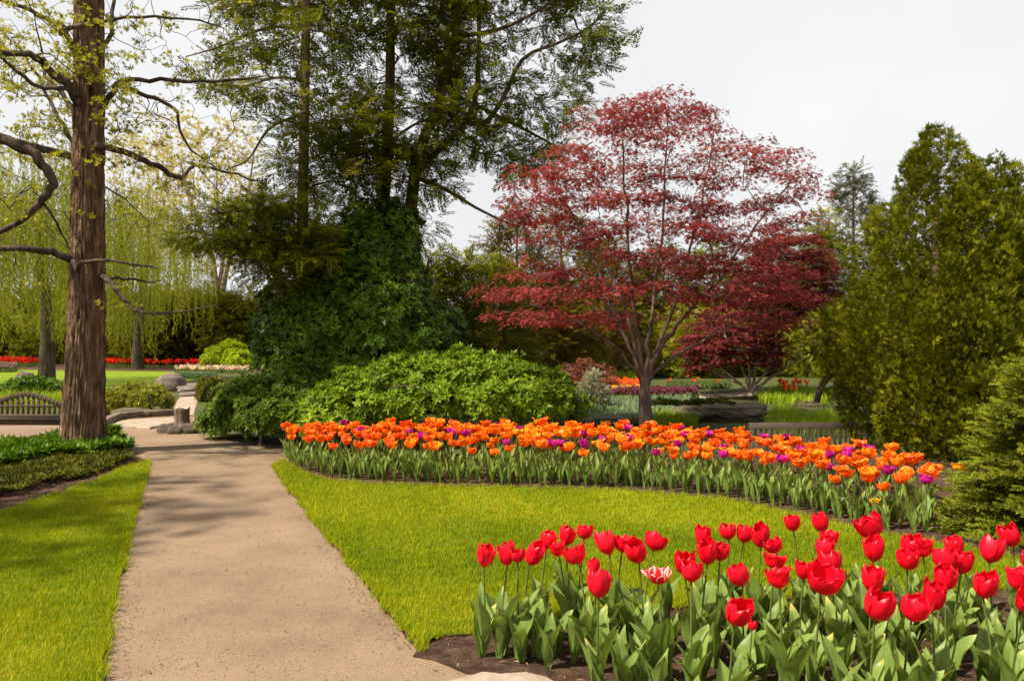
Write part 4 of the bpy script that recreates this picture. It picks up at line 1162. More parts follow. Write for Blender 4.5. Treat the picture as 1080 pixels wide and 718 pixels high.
# ---- pale bare trees with buds
def bare(label, base, poly, d, ntar, leafm, barkm, stems_, rr, bud=3, bsz=.16, group=None, rt=.008):
    b = np.asarray(base, float); sk = Skel([b, b + [0, 0, .4]]); sk.minr[:2] = rr; sk.free[:2] = False
    for pts, r_ in stems_: sk.poly(1, px_path(pts, len(pts) * 4, d, d + rng.uniform(-1, 1)), r_)
    P2, ds = sample_px_poly(poly, ntar, d, 2.5)
    T3 = np.array([wp(x, y, q) for (x, y), q in zip(P2, ds)])
    for q in T3[np.argsort(np.linalg.norm(T3 - b, axis=1))]: sk.add(q, zmin=b[2] + 1, up=.15, jit=.14, n=5, hpen=1.2)
    P, Dn = tipdirs(sk)
    return tree('budding_tree', label, b, sk, barkm, sprays_at(P, Dn, bud, .8, bsz, ROS_N, .9, .12, .5), leafm, rt, .42, .3, group)
g = gp(232, 388)
bare('pale budding tree with forked grey limbs behind the dark yews', g, [(150, 150), (200, 120), (262, 130), (285, 180), (280, 250), (255, 290), (205, 290), (165, 260), (140, 200)], g[1] + 4, 260, 'bud', 'bark_pale',
     [([(232, 330), (226, 290), (222, 265), (200, 210), (190, 170)], (.28, .06)), ([(232, 325), (240, 280), (252, 245), (262, 200), (268, 160)], (.22, .05)), ([(230, 310), (236, 262), (230, 225), (228, 170)], (.16, .04))], .34, 6, .26)
g = gp(200, 387)
bare('slender budding tree between the willow and the forked pale tree', g, [(110, 160), (150, 120), (205, 140), (215, 210), (190, 290), (140, 290)], g[1] + 8, 170, 'bud', 'bark_pale', [([(190, 330), (180, 250), (165, 180)], (.16, .04)), ([(190, 320), (200, 240), (205, 180)], (.12, .03))], .2, 7, .28)

# ---- conifers and hedges behind, made of feathered clumps
def conifer(name, label, base, H, Rm, leafm, nclump=260, per=11, size=.42, prof=None, barkm='bark_ever', group=None, cl=.55, cat='conifer'):
    b = np.asarray(base, float)
    prof = prof or ([0, .08, .3, .6, .85, 1], [.7, .95, 1, .62, .28, .03])
    t = rng.random(nclump * 3); t = t[rng.random(len(t)) < np.interp(t, *prof) + .1][:nclump]; n = len(t)
    a = rng.uniform(0, 6.283, n); r = np.interp(t, *prof) * Rm * (1 + .22 * vnoise(np.stack([np.cos(a) * 2, np.sin(a) * 2, t * 6], -1), 1.2, int(abs(b[0]) * 3) % 50)) * np.sqrt(rng.uniform(.45, 1, n))
    C = np.c_[b[0] + np.cos(a) * r, b[1] + np.sin(a) * r, b[2] + .1 + t * (H - .15)]; N = nrm(np.c_[np.cos(a), np.sin(a), np.full(n, .15)])
    crown = sprays_at(C, N, per, cl, size, FEA, .6, .14, .48, dj=.6)
    ok = crown[0].reshape(-1, 4, 3)[:, :, 2].min(1) > b[2] - .02 + 0 * 1
    V = crown[0].reshape(-1, 4, 3)[ok]; crown = (V.reshape(-1, 3), np.arange(len(V) * 4).reshape(-1, 4), crown[2][ok])
    sk = Skel(smooth_path([b, b + [0, 0, H * .94]], 14)); sk.minr[:14] = np.linspace(H * .022, .015, 14)
    for q in C[rng.choice(n, min(n, 90), False)]: sk.add(q, zmin=b[2] + .2, up=-.02, jit=.08, n=3, hpen=.8)
    return tree(name, label, b, sk, barkm, crown, leafm, .006, .4, .15, group, cat)
ROUND = ([0, .1, .35, .6, .8, .93, 1], [.8, .95, 1, .93, .72, .4, .08])
def at(px, d, pz=None): return np.array([(px - CX) / FPX * d, d, float(tz((px - CX) / FPX * d, d))])
GB = 'dark evergreens closing the garden'
for (px, d, H, Rm, m, lab, pr, nc) in [
    (178, 54, 5.3, 3.0, 'olive', 'broad olive yew behind the far tulips just right of the willow', ROUND, 420),
    (222, 55, 5.2, 3.0, 'olive', 'broad olive yew behind the clipped lime bushes', ROUND, 420),
    (150, 58, 4.4, 2.8, 'needle', 'dark yew between the willow and the olive yew', ROUND, 320),
    (262, 52, 4.9, 2.4, 'olive', 'olive yew half hidden behind the glossy dark shrub', ROUND, 320),
    (80, 62, 3.4, 3.6, 'needle', 'low dark yew directly behind the big trunk', ROUND, 300),
    (20, 64, 3.6, 4.0, 'needle', 'low dark yew behind the willow trunk', ROUND, 300),
    (-40, 62, 4.5, 4.0, 'needle', 'dark yew at the far left behind the willows', ROUND, 260),
    (500, 21.5, 4.0, 1.6, 'needle', 'dark bushy evergreen behind the bright green shrub', ROUND, 300),
    (455, 20.5, 4.2, 1.3, 'needle', 'narrow dark evergreen right of the ivy dark trunk', None, 240),
    (545, 33, 7.2, 2.7, 'brownolive', 'bronze green conifer left of the red maple crown', None, 380),
    (592, 40, 8.6, 3.4, 'brownolive', 'tall bronze conifer behind the left side of the red maple', None, 420),
    (645, 47, 8.0, 3.6, 'olive', 'olive conifer directly behind the red maple trunk', None, 340),
    (575, 36, 3.6, 2.2, 'brownolive', 'low bronze bush behind the right end of the bright shrub', ROUND, 260),
    (700, 48, 7.6, 3.6, 'olive', 'olive conifer seen between the stems of the red maple', None, 340),
    (752, 49, 8.0, 3.6, 'needle', 'dark conifer behind the darker red maple', None, 320),
    (815, 50, 8.2, 3.6, 'needle', 'dark conifer behind the right half of the darker maple', None, 320),
    (868, 50, 9.8, 3.2, 'needle', 'dark conifer left of the grey spired conifer', None, 340),
    (900, 54, 13.6, 2.9, 'greyconifer', 'tall grey green conifer rising beside the arborvitae', None, 420),
    (850, 42, 3.8, 2.0, 'yellowbush', 'yellow-green bush at the foot of the dark conifers', ROUND, 220),
    (722, 41, 3.6, 2.0, 'yellowbush', 'yellow-green bush between the two red maples', ROUND, 200),
    (768, 43, 3.2, 2.2, 'yellowbush', 'yellow-green low bush behind the pale maple stems', ROUND, 200),
    (960, 44, 6.5, 3.0, 'olive', 'olive conifer hidden mostly by the arborvitae', None, 200),
]:
    conifer('yew' if pr is ROUND and m in ('olive', 'needle') else 'bush' if pr is ROUND else 'conifer', lab, at(px, d), H, Rm, m, nc, 13 if d < 35 else 11, .34 if d < 26 else .46 if d < 42 else .62, pr, group=GB, cl=.45 if d < 30 else .7,
            cat='bush' if pr is ROUND and m not in ('olive', 'needle') else 'evergreen')
conifer('conifer', 'small pale silvery conifer left of the red maple trunk', at(626, 24.5), 1.35, .50, 'paleconifer', 170, 10, .17, None, cl=.17, cat='evergreen')

# leaning pine over the flat rock
def leaning():
    d = 23.5; b = wp(857, 424, d); b[2] = float(tz(b[0], b[1]))
    sk = Skel(smooth_path([b, wp(866, 408, d), wp(876, 396, d), wp(885, 375, d), wp(880, 345, d)], 14)); sk.minr[:14] = np.linspace(.11, .04, 14)
    p, ds = sample_px_poly([(832, 385), (838, 350), (862, 330), (900, 320), (935, 345), (930, 395), (895, 402), (870, 390)], 150, d, 1.0)
    for q, e in zip(p, ds): sk.add(wp(q[0], q[1], e), zmin=b[2] + .5, up=.05, jit=.12, n=4, hpen=.6)
    P, Dn = tipdirs(sk)
    tree('conifer', 'yellow-green leaning conifer with slanting trunk above the flat rock', b, sk, 'bark_dark', sprays_at(P, Dn, 11, .34, .24, FEA, .35, .12, .5, dj=.5), 'arbor', .006, .42, .12, cat='evergreen')
leaning()

# far wood closing the horizon
def treeline():
    n = 15000
    x = rng.uniform(-110, 110, n); d = rng.uniform(78, 98, n)
    hmax = 5.4 + 1.7 * vnoise(x[:, None], .11, 91) + 1.0 * vnoise(x[:, None], .4, 92)
    z = hmax * rng.random(n) ** .75
    pos = np.c_[x, d, z]; parts = []
    tt = .45 + .2 * vnoise(x[:, None], .23, 93) + rng.normal(size=n) * .1
    w = rng.integers(0, 4, n)
    for i in range(4):
        k = w == i; parts.append(scatter(ROS[i], pos[k], frames_z(nrm(rng.normal(size=(k.sum(), 3)) + [0, -.4, .7]), rng.uniform(0, 6.28, k.sum())), 1.0 * rng.uniform(.6, 1.3, k.sum()), tt[k], .1))
    V, F, T = merge(parts)
    tag(link('far_wood', mesh_np('far_wood', V, [(F, 0)], [M['olive']], T)), 'dark green far-off wood along the horizon', 'wood', kind='stuff')
treeline()

# tree beyond the left edge that shades the left lawn
def shade_tree():
    b = np.array([-9.0, 6.0, 0]); sk = Skel(smooth_path([b, b + [.1, 0, 2], b + [0, .1, 6.5]], 12)); sk.minr[:12] = np.linspace(.2, .06, 12)
    T = b + np.array([0, 0, 5.0]) + rdir(150) * rng.uniform(.4, 1, (150, 1)) * np.array([2.5, 3.0, 2.0])
    for q in T: sk.add(q, zmin=1.5, up=.1, jit=.12, n=4)
    P, Dn = tipdirs(sk)
    tree('shade_tree', 'broadleaf tree standing left of the lawn and shading it', b, sk, 'bark_dark', sprays_at(P, Dn, 7, .55, .20, ROS, .6, .1, .5), 'shrub_mid', .005, .45, .2)
shade_tree()

# ------------------------------------------------------------------ far flower beds (masses nobody could count)
def t_far(h=.42, s=.11):
    q = []
    for a in (0, 1.05, 2.1):
        c, s_ = math.cos(a) * s / 2, math.sin(a) * s / 2
        q.append(np.array([(-c * .4, -s_ * .4, h), (c * .4, s_ * .4, h), (c, s_, h + s * .9), (-c, -s_, h + s * .9)]))
    fl = len(q)
    r = np.random.default_rng(3)
    for k in range(5):
        a = k * 1.26
        q.append(rhomb((0, 0, 0), (math.cos(a) * .45, math.sin(a) * .45, 1), h * .75, .07, up=(math.sin(a), -math.cos(a), .2)))
    return np.concatenate(q), fl
def far_bed(label, px_poly, n, colour, h=.42, s=.12, flowers=1.0, leafm='f_leaf', sink=True, rows=None):
    w = np.array([gp(*p)[:2] for p in px_poly]); P = sample_poly(w, n); n = len(P)
    V0, fl = t_far(h, s); nq = len(V0) // 4
    a = rng.uniform(0, 6.28, n); c, s_ = np.cos(a), np.sin(a); k = rng.uniform(.75, 1.2, n)
    X = (V0[None, :, 0] * c[:, None] - V0[None, :, 1] * s_[:, None]) * k[:, None] + P[:, :1]
    Y = (V0[None, :, 0] * s_[:, None] + V0[None, :, 1] * c[:, None]) * k[:, None] + P[:, 1:]
    Z = V0[None, :, 2] * k[:, None] + tz(P[:, 0], P[:, 1])[:, None]
    V = np.stack([X, Y, Z], -1).reshape(-1, 3); F = np.arange(n * nq * 4).reshape(n, nq, 4)
    bloom = rng.random(n) < flowers
    FF = F[bloom, :fl].reshape(-1, 4); FL = F[:, fl:].reshape(-1, 4)
    T = np.concatenate([np.repeat(rng.random(bloom.sum()), fl), rng.random(len(FL))])
    o = link('tulip_drift', mesh_np('tulip_drift', V, [(FF, 0), (FL, 1)], [M[colour], M[leafm]], T)); tag(o, label, 'flower bed', kind='stuff')
far_bed('long drift of red tulips across the far lawn', [(100, 388.5), (215, 389.5), (215, 385), (100, 383.5)], 620, 'f_red', .36, .19, .8)
far_bed('drift of red tulips far left behind the willow', [(-30, 387.5), (42, 388), (42, 383), (-30, 382.5)], 300, 'f_red', .36, .19, .8)
far_bed('pink tulips beside the clipped lime bushes', [(186, 386.5), (218, 387), (218, 382), (190, 382)], 450, 'f_pink', .6, .20)
far_bed('pale cream and pink tulips in front of the lime bushes', [(180, 392.5), (262, 394.5), (262, 390.5), (205, 388.5)], 420, 'f_white', .20, .13)
far_bed('mauve flowers at the left rim of the far lawn', [(-30, 393), (16, 393), (18, 389.5), (-30, 389.5)], 450, 'f_mauve', .3, .14)
far_bed('small yellow tulips behind the big trunk', [(50, 384), (80, 384), (80, 381), (50, 381)], 220, 'f_yellow', .5, .18)
far_bed('cream tulips in the far bed behind the red ones', [(140, 383.5), (186, 383.5), (186, 381), (140, 381)], 350, 'f_white', .75, .18, .7)
far_bed('low green tulip leaves in front of the lime bushes', [(188, 399), (226, 400), (228, 396), (188, 395)], 450, 'f_leaf', .28, .05, 0, 'palebed')
far_bed('orange-red tulip strip beyond the red maple trunk', [(606, 418), (676, 418.5), (676, 412), (606, 412)], 420, 'f_orange', .35, .14)
far_bed('cream and yellow tulip strip in front of the orange-red strip', [(606, 421), (676, 421.5), (676, 418.5), (606, 418)], 260, 'f_yellow', .3, .12)
far_bed('dark plum and cream tulip strip near the red maple trunk', [(606, 424.5), (735, 424), (735, 420), (606, 421)], 420, 'f_plum', .3, .13)
far_bed('pale green tulip foliage bed behind the red maple trunk', [(600, 439), (690, 440), (735, 433), (725, 424), (600, 427)], 1000, 'f_leaf', .42, .05, 0, 'palebed')
far_bed('pale green tulip foliage strip nearest the orange tulips', [(596, 448), (690, 449), (690, 443), (598, 442)], 600, 'f_leaf', .36, .05, 0, 'palebed')
far_bed('dark leafy bed with a few orange flowers right of the maple trunk', [(705, 412), (770, 410), (770, 405), (705, 406)], 350, 'f_orange', .3, .10, .035)
far_bed('scattered orange-red tulips left of the leaning conifer', [(822, 421), (852, 421), (852, 412), (822, 412)], 60, 'f_orange', .36, .13, .5)
far_bed('cream tulips left of the bronze maple', [(556, 417), (606, 419), (606, 411), (556, 410)], 350, 'f_white', .3, .12, .7)

def iris(name, label, px_poly, n, h, m, w_=.02):
    w = np.array([gp(*p)[:2] for p in px_poly]); P = sample_poly(w, n)
    hh = h * rng.uniform(.55, 1.15, n); a = rng.uniform(0, 6.28, n); sd = np.stack([np.cos(a), np.sin(a), 0 * a], -1) * w_ / 2
    la = rng.uniform(0, 6.28, n); ln = rng.uniform(.05, .4, n)
    b = np.c_[P, tz(P[:, 0], P[:, 1])]; lean = np.stack([np.cos(la) * ln, np.sin(la) * ln, np.ones(n)], -1)
    mid = b + lean * (hh * .55)[:, None]; tip = b + np.stack([np.cos(la) * ln * 2, np.sin(la) * ln * 2, np.ones(n) * 1.0], -1) * hh[:, None]
    V = np.stack([b - sd, b + sd, mid + sd, tip, mid - sd], 1).reshape(-1, 3); i = np.arange(n)[:, None] * 5
    T = .5 + .2 * vnoise(P, 1.5, 95) + rng.normal(size=n) * .15
    tag(link(name, mesh_np(name, V, [(i + np.array([[0, 1, 2, 4]]), 0), (i + np.array([[4, 2, 3]]), 0)], [M[m]], np.concatenate([T, T]))), label, 'ground cover', kind='stuff')
iris('leaves', 'bright green sword leaves behind the pale bench', [(808, 462), (905, 462), (905, 440), (880, 432), (850, 446), (822, 430), (812, 445)], 2600, .42, 'iris')
iris('leaves', 'bright green leaves beyond the layered rock ledge', [(800, 426), (870, 428), (880, 416), (820, 412), (800, 420)], 1500, .36, 'iris', .03)
iris('leaves', 'bright grassy leaves right of the red maple trunk', [(690, 452), (735, 452), (735, 441), (690, 440)], 1300, .30, 'iris', .02)
iris('leaves', 'bright tuft of leaves behind the orange-red strip', [(640, 409), (672, 409), (672, 404), (640, 404)], 500, .6, 'iris', .04)
iris('leaves', 'grassy leaves under the willow behind the bench', [(-30, 432), (75, 432), (75, 420), (-30, 420)], 1600, .3, 'iris', .02)
iris('leaves', 'grassy leaves left of the yellow-green bush', [(112, 434), (135, 434), (140, 420), (112, 418)], 900, .3, 'iris', .02)
cover('ground_cover', 'low green plants under the bronze conifers', [(480, 432), (600, 432), (600, 408), (480, 408)], 1500, .5, .17, M['shrub_mid'], ROS)
cover('ground_cover', 'creeping green plants beside the rock ledge', [(690, 452), (770, 452), (770, 446), (690, 446)], 600, .2, .1, M['lowcover'], ROS)

# ------------------------------------------------------------------ tulips
def grid_surf(P):
    nu, nv = P.shape[:2]
    i = np.arange(nu - 1)[:, None] * nv; j = np.arange(nv - 1)[None]
    return P.reshape(-1, 3), np.stack([i + j, i + j + 1, i + nv + j + 1, i + nv + j], -1).reshape(-1, 4)

def flower_mesh(name, m, seed, Rr=.056, H=.118, open_=0.0, streak=False, edge=0.0):
    """six overlapping petals on a cup; open_ 0 closed .. 1 wide"""
    r = np.random.default_rng(seed); mb = MB(); T = []
    for k in range(6):
        inner = k % 2; a0 = k * math.pi / 3 + r.uniform(-.10, .10)
        Hh = H * (1.0 - .06 * inner) * r.uniform(.92, 1.06); op = open_ + r.uniform(-.08, .12) + (.35 if (not inner and r.random() < .18) else 0)
        v = np.linspace(0, 1, 9)[:, None]; u = np.linspace(-1, 1, 11)[None]
        rad = np.interp(v, [0, .08, .25, .5, .75, 1], [.10, .50, .86, 1.0, .95 + .28 * op, .74 + .75 * op]) * Rr * (.90 if inner else 1.0)
        wd = np.interp(v, [0, .15, .4, .62, .82, .94, 1], [.25, .62, .98, 1.02, .74, .40, .04]) * Rr * .98
        ang = a0 + u * wd / np.maximum(rad, Rr * .35)
        rr = rad * (1 + .06 * np.abs(u) ** 2 * (1 if op > .3 else -.4)) + .003 * np.sin(u * 6 + k) * v
        z = Hh * (v ** .92) * (1 - .10 * op) - .008 * np.abs(u) ** 2 * v + .0035 * np.sin(u * 5 + k * 2) * v ** 3 - .012 * op * v ** 4
        P = np.stack([rr * np.cos(ang), rr * np.sin(ang), z + 0 * u], -1)
        V, F = grid_surf(P); mb.add(V, F)
        uv = np.abs(np.broadcast_to(u, P.shape[:2])); vv = np.broadcast_to(v, P.shape[:2])
        if streak: t = .25 + .6 * np.clip(np.sin(uv * 9 + k) * .6 + vv * .7, 0, 1) * (vv > .3)
        else: t = .42 + edge * (uv ** 2 * .45 + vv ** 4 * .28 - .15) + r.normal() * .10 + (1 - vv) ** 6 * .15
        vein = r.normal(size=(1, 11)) * .10 * np.clip(1.15 - vv, 0, 1)
        T.append(np.asarray(t + vein + r.normal(size=P.shape[:2]) * .03).reshape(-1))
    # pistil
    mb.tube([(0, 0, .004), (0, 0, H * .42)], [.006, .007], 6); T.append(np.full(12, .3))
    me = mb.build(name, m, True, np.concatenate(T))
    return me

def leaf_mesh(name, seed, L=.30, Wd=.062, bend=.6):
    r = np.random.default_rng(seed)
    v = np.linspace(0, 1, 13)[:, None]; u = np.linspace(-1, 1, 13)[None]
    th = bend * v ** 1.6 * r.uniform(.7, 1.4)                        # lean away from vertical along the blade
    s_ = np.cumsum(np.c_[np.sin(th[:, 0] + .12), np.cos(th[:, 0] + .12)], 0) / 13 * L; s_ = s_ - s_[0]
    w = np.interp(v, [0, .12, .35, .6, .85, 1], [.55, .72, 1, .88, .42, .02]) * Wd / 2
    fold = np.interp(v, [0, .3, .7, 1], [1.25, .75, .45, .3])
    tw = r.uniform(-.7, .7) * v ** 1.4
    wav = .006 * np.sin(v * r.uniform(9, 15) + np.sign(u) * 1.2 + r.uniform(0, 6)) * np.abs(u) * (v > .1)
    lx = u * w * np.cos(fold * .8); ly = np.abs(u) * w * np.sin(fold * .8) * -1 + wav
    lx2 = lx * np.cos(tw) - ly * np.sin(tw); ly2 = lx * np.sin(tw) + ly * np.cos(tw)
    X = lx2; Y = .012 + s_[:, :1] + ly2 * np.cos(th); Z = s_[:, 1:2] - ly2 * np.sin(th)
    P = np.stack([X + 0 * v, Y + 0 * u, Z + 0 * u], -1); V, F = grid_surf(P)
    mb = MB(); mb.add(V, F)
    T = .45 + .12 * np.sin(np.broadcast_to(u, P.shape[:2]) * 9) * .5 + r.normal() * .10 + .10 * np.broadcast_to(v, P.shape[:2])
    T = T + r.normal(size=(1, 13)) * .09 + (np.clip(v - .86, 0, 1) * 4.5 if seed % 3 == 0 else 0) + .06 * np.sin(v * 23 + seed)
    return mb.build(name, M['tulip_leaf'], True, T.reshape(-1))

def stem_mesh(name, seed, h, r0=.0048):
    r = np.random.default_rng(seed); a = r.uniform(0, 6.28); b = r.uniform(.0, .05) * h / .5
    P = smooth_path([(0, 0, 0), (0, 0, h * .45), (math.cos(a) * b, math.sin(a) * b, h)], 9)
    mb = MB(); mb.tube(P, np.linspace(r0 * 1.25, r0, 9), 7)
    return mb.build(name, M['tulip_stem'], True, np.full(len(P) * 7, .5)), P[-1], nrm(P[-1] - P[-2])

LEAVES = [leaf_mesh('leaf', 200 + i, .33 + .025 * (i % 4), .110 + .013 * (i % 3), .22 + .13 * (i % 5)) for i in range(9)]
LEAVES_S = [leaf_mesh('leaf', 300 + i, .285 + .03 * (i % 3), .060 + .009 * (i % 3), .2 + .1 * (i % 4)) for i in range(7)]

def tulip_proto(name, cat, flower, seed, h, leaves, nleaf, group, fscale=1.0):
    r = np.random.default_rng(seed)
    root = empty(name, (0, 0, 0)); tag(root, None, cat, group)
    sm, top, td = stem_mesh('stem', seed, h)
    link('stem', sm, root)
    f = link('flower', flower, root, top); f.scale = (fscale,) * 3
    q = Vector(tuple(nrm(td + r.normal(size=3) * np.array([.17, .17, 0])))).to_track_quat('Z', 'Y'); f.rotation_mode = 'QUATERNION'; f.rotation_quaternion = q
    a = r.uniform(0, 6.28)
    for i in range(nleaf):
        l = link('leaf', leaves[int(r.integers(len(leaves)))], root, (0, 0, [.0, .015, .05, .02][i])); k = [1.0, .95, .78, .9][i] * r.uniform(.85, 1.12)
        l.rotation_euler = (0, 0, a + i * 2.3 + r.uniform(-.4, .4)); l.scale = (k, k, k)
    return root

def place(proto, used, x, y, z, s_, rz, tilt=.05):
    if id(proto) in used: o = copy_tree(proto)
    else: o = proto; used.add(id(proto))
    o.location = (x, y, z); o.scale = (s_,) * 3
    o.rotation_euler = (rng.normal() * tilt, rng.normal() * tilt, rz)
    return o

# red tulips: (flower px x, px y, flower size factor)
REDS = [(510, 593, 1), (535, 590, 1), (546, 592, .85), (558, 586, 1), (576, 571, 1.05), (590, 581, .9), (597, 571, 1.1), (616, 567, .95), (611, 593, .95), (627, 599, .75), (631, 625, 1.05), (643, 576, 1.1), (656, 577, .95),
        (674, 588, 1.1), (688, 579, 1.15), (694, 604, .9), (729, 612, 1.05), (722, 596, 1.05), (742, 570, 1.05), (746, 590, 1.05), (759, 590, .95), (769, 565, 1.05), (784, 565, 1.0), (783, 609, .95), (774, 646, 1.0), (793, 658, .5),
        (802, 573, 1.0), (819, 581, .75), (816, 595, 1.05), (822, 615, 1.05), (837, 559, 1.0), (847, 602, .8), (866, 623, 1.1), (868, 554, .95), (876, 571, 1.0), (867, 582, .95), (879, 596, 1.1), (923, 566, 1.2), (921, 587, 1.15),
        (919, 615, 1.15), (922, 647, 1.2), (958, 580, 1.1), (974, 583, 1.15), (957, 599, 1.1), (961, 644, 1.05), (983, 638, 1.0), (1008, 578, 1.05), (993, 599, .9), (1013, 596, 1.2), (997, 621, 1.1), (1043, 588, 1.15), (1037, 620, .95),
        (1069, 572, 1.2), (1074, 618, 1.2), (1080, 641, .8), (735, 633, 0), (1100, 600, 1.1), (1096, 575, 1.1)]
REDS = [q for q in REDS if q[2] > 0]
RF = [flower_mesh('flower', M['red'], 400 + i, [.055, .051, .058, .053, .056, .060, .050, .054][i], [.130, .138, .122, .134, .120, .126, .142, .128][i], [.0, .12, .28, .05, .6, .36, .18, .02][i]) for i in range(8)]
RG = 'red tulips in the front bed'
RP = [tulip_proto('red_tulip', 'tulip', RF[i], 500 + i, .475 + .02 * (i % 3), LEAVES, 3 + i % 2, RG, .96) for i in range(8)]
PW = tulip_proto('red_tulip', 'tulip', flower_mesh('flower', M['redwhite'], 431, .056, .10, .75, True), 531, .47, LEAVES, 3, RG)
PS = tulip_proto('red_tulip', 'tulip', RF[0], 532, .47, LEAVES, 3, RG, .62)
ORD = 'first second third fourth fifth sixth seventh eighth ninth tenth eleventh twelfth thirteenth fourteenth fifteenth sixteenth seventeenth eighteenth nineteenth twentieth twenty-first twenty-second twenty-third twenty-fourth'.split()
used = set()
rows = {'back': [], 'middle': [], 'front': []}
for (px, py, s_) in sorted(REDS):
    rows['back' if py < 580 else 'middle' if py < 610 else 'front'].append((px, py, s_))
nk = 0
for rn, lst in rows.items():
    for i, (px, py, s_) in enumerate(lst):
        if (px, py) == (694, 604): pr, lab = PW, 'open red tulip with white streaked petals, the only streaked one'
        elif s_ <= .5: pr, lab = PS, 'smallest red tulip bud, low among the leaves of the front bed'
        elif px == 510: pr, lab = RP[nk % 8], 'lone red tulip at the path end of the red bed'
        else:
            pr = RP[nk % 8]; nk += 1
            e = len(lst) - 1 - i
            wh = {'back': 'the high back row', 'middle': 'the middle row', 'front': 'the low front row'}[rn]
            lab = 'red tulip, %s from the %s end of %s of red tulips' % (ORD[min(i, e)], 'path' if i <= e else 'spruce', wh)
        z0 = .014
        zc = .53 * (.97 + .06 * rng.random())
        if s_ <= .5: zc = .36
        d = (CAM_H - zc) * FPX / (py - CY)
        k = zc / .535
        o = place(pr, used, (px - CX) / FPX * d, d, z0, k, rng.uniform(0, 6.28), .06)
        # let the bloom land where the stem bends: shift the plant so that its flower stands over the mark
        fl = [c for c in o.children if c.name.startswith('flower')][0]
        from mathutils import Matrix, Euler
        off = Euler(o.rotation_euler).to_matrix() @ (Vector(fl.location) * k)
        o.location.x -= off.x; o.location.y -= off.y
        fl.scale = (fl.scale[0] * (.62 if s_ <= .5 else s_ * 1.0),) * 3 if s_ > .5 else fl.scale
        q = fl.scale[0]; fl.scale = (q * rng.uniform(.93, 1.06), q * rng.uniform(.93, 1.06), q * rng.uniform(.88, 1.12))
        o['label'] = lab

# leafy plants without bloom fill the red bed: a bed of leaves
def leaf_clump(name, label, pts, group, n=3, leaves=None, smin=.75, smax=1.05):
    protos = []
    for i in range(4):
        r = np.random.default_rng(700 + i + len(pts))
        root = empty(name, (0, 0, 0)); tag(root, label, 'tulip plant', group); a = r.uniform(0, 6.28)
        for j in range(n):
            l = link('leaf', (leaves or LEAVES)[int(r.integers(len(leaves or LEAVES)))], root, (0, 0, .01 * j)); l.rotation_euler = (0, 0, a + j * 2.2); kk = r.uniform(.8, 1.1); l.scale = (kk,) * 3
        protos.append(root)
    us = set()
    for i, (x, y) in enumerate(pts): place(protos[i % 4], us, x, y, .012, rng.uniform(smin, smax), rng.uniform(0, 6.28), .05)
pp = []
poly_red = [gp(*p)[:2] for p in [(522, 694), (600, 668), (700, 656), (860, 645), (1000, 640), (1180, 636)]] + [np.array([4.2, 3.3]), np.array([.9, 3.3]), gp(590, 714)[:2]]
for q in sample_poly(np.array(poly_red), 900):
    if all(np.hypot(*(q - np.array(r))) > .12 for r in pp): pp.append(tuple(q))
    if len(pp) >= 140: break
pp += [tuple(gp(*p)[:2]) for p in [(548, 701), (578, 707), (604, 702), (632, 711), (530, 693), (566, 694)]]
leaf_clump('tulip_plant', 'broad grey-green tulip leaves without a bloom among the red tulips', pp, 'leafy tulip plants in the red bed', 3)

# orange band
of = np.array([gp(*p)[:2] for p in [(312, 497), (345, 505), (400, 509), (530, 513), (650, 515), (760, 525), (830, 538), (890, 551), (935, 561), (985, 566)]])
ob = np.array([[(px - CX) / FPX * d, d] for px, d in [(300, 12.1), (400, 12.2), (600, 12.2), (690, 11.9), (790, 10.9), (880, 9.9), (950, 9.1), (988, 8.5)]])
poly_o = np.concatenate([of, ob[::-1]])
OF = [[flower_mesh('flower', M[c], 600 + 10 * k + i, .061, .104, .28 + .16 * i, False, 1.0) for i in range(3)] for k, c in enumerate(('orangered', 'orange', 'yelloworange'))]
OG = 'orange tulips in the band along the lawn'
ON = ('orange-red', 'orange', 'yellow-orange')
OLAB = ['open orange-red tulip in the dense band of tulips edging the lawn', 'open orange tulip in the dense band of tulips edging the lawn', 'open yellow-orange tulip in the dense band of tulips edging the lawn']
OP = [[tulip_proto('orange_tulip', 'tulip', OF[k][i % 3], 800 + 10 * k + i, .385 + .02 * (i % 3), LEAVES_S, 3, OG) for i in range(4)] for k in range(3)]
PP_ = [tulip_proto('purple_tulip', 'tulip', flower_mesh('flower', M['purple'], 660 + i, .052, .098, .3 + .2 * i), 860 + i, .41, LEAVES_S, 2, 'purple tulips among the orange ones') for i in range(2)]
pts = []
cand = sample_poly(poly_o, 9000)
for md in (.20, .165):
    for q in cand:
        if len(pts) >= 330: break
        if len(pts) == 0 or np.min(np.hypot(*(np.array(pts) - q).T)) > md: pts.append(q)
pts = np.array(pts)
used = set(); npur = 0
order = rng.permutation(len(pts))
for n_, i in enumerate(order):
    x, y = pts[i]; px = CX + x / y * FPX
    pur = (n_ % 8 == 3) and px > 350
    if pur:
        o = place(PP_[npur % 2], used, x, y, .02, rng.uniform(.92, 1.08), rng.uniform(0, 6.28)); npur += 1
        o['label'] = 'purple tulip scattered among the orange tulips'
    else:
        a = np.interp(px, [300, 400, 520, 600, 700, 850, 1000], [.1, .25, .9, 1.0, .5, .25, .15]) + rng.normal() * .45
        k = int(np.clip(round(a), 0, 2))
        o = place(OP[k][n_ % 4], used, x, y, .02, rng.uniform(.84, 1.16), rng.uniform(0, 6.28), .08)
        o['label'] = OLAB[k]
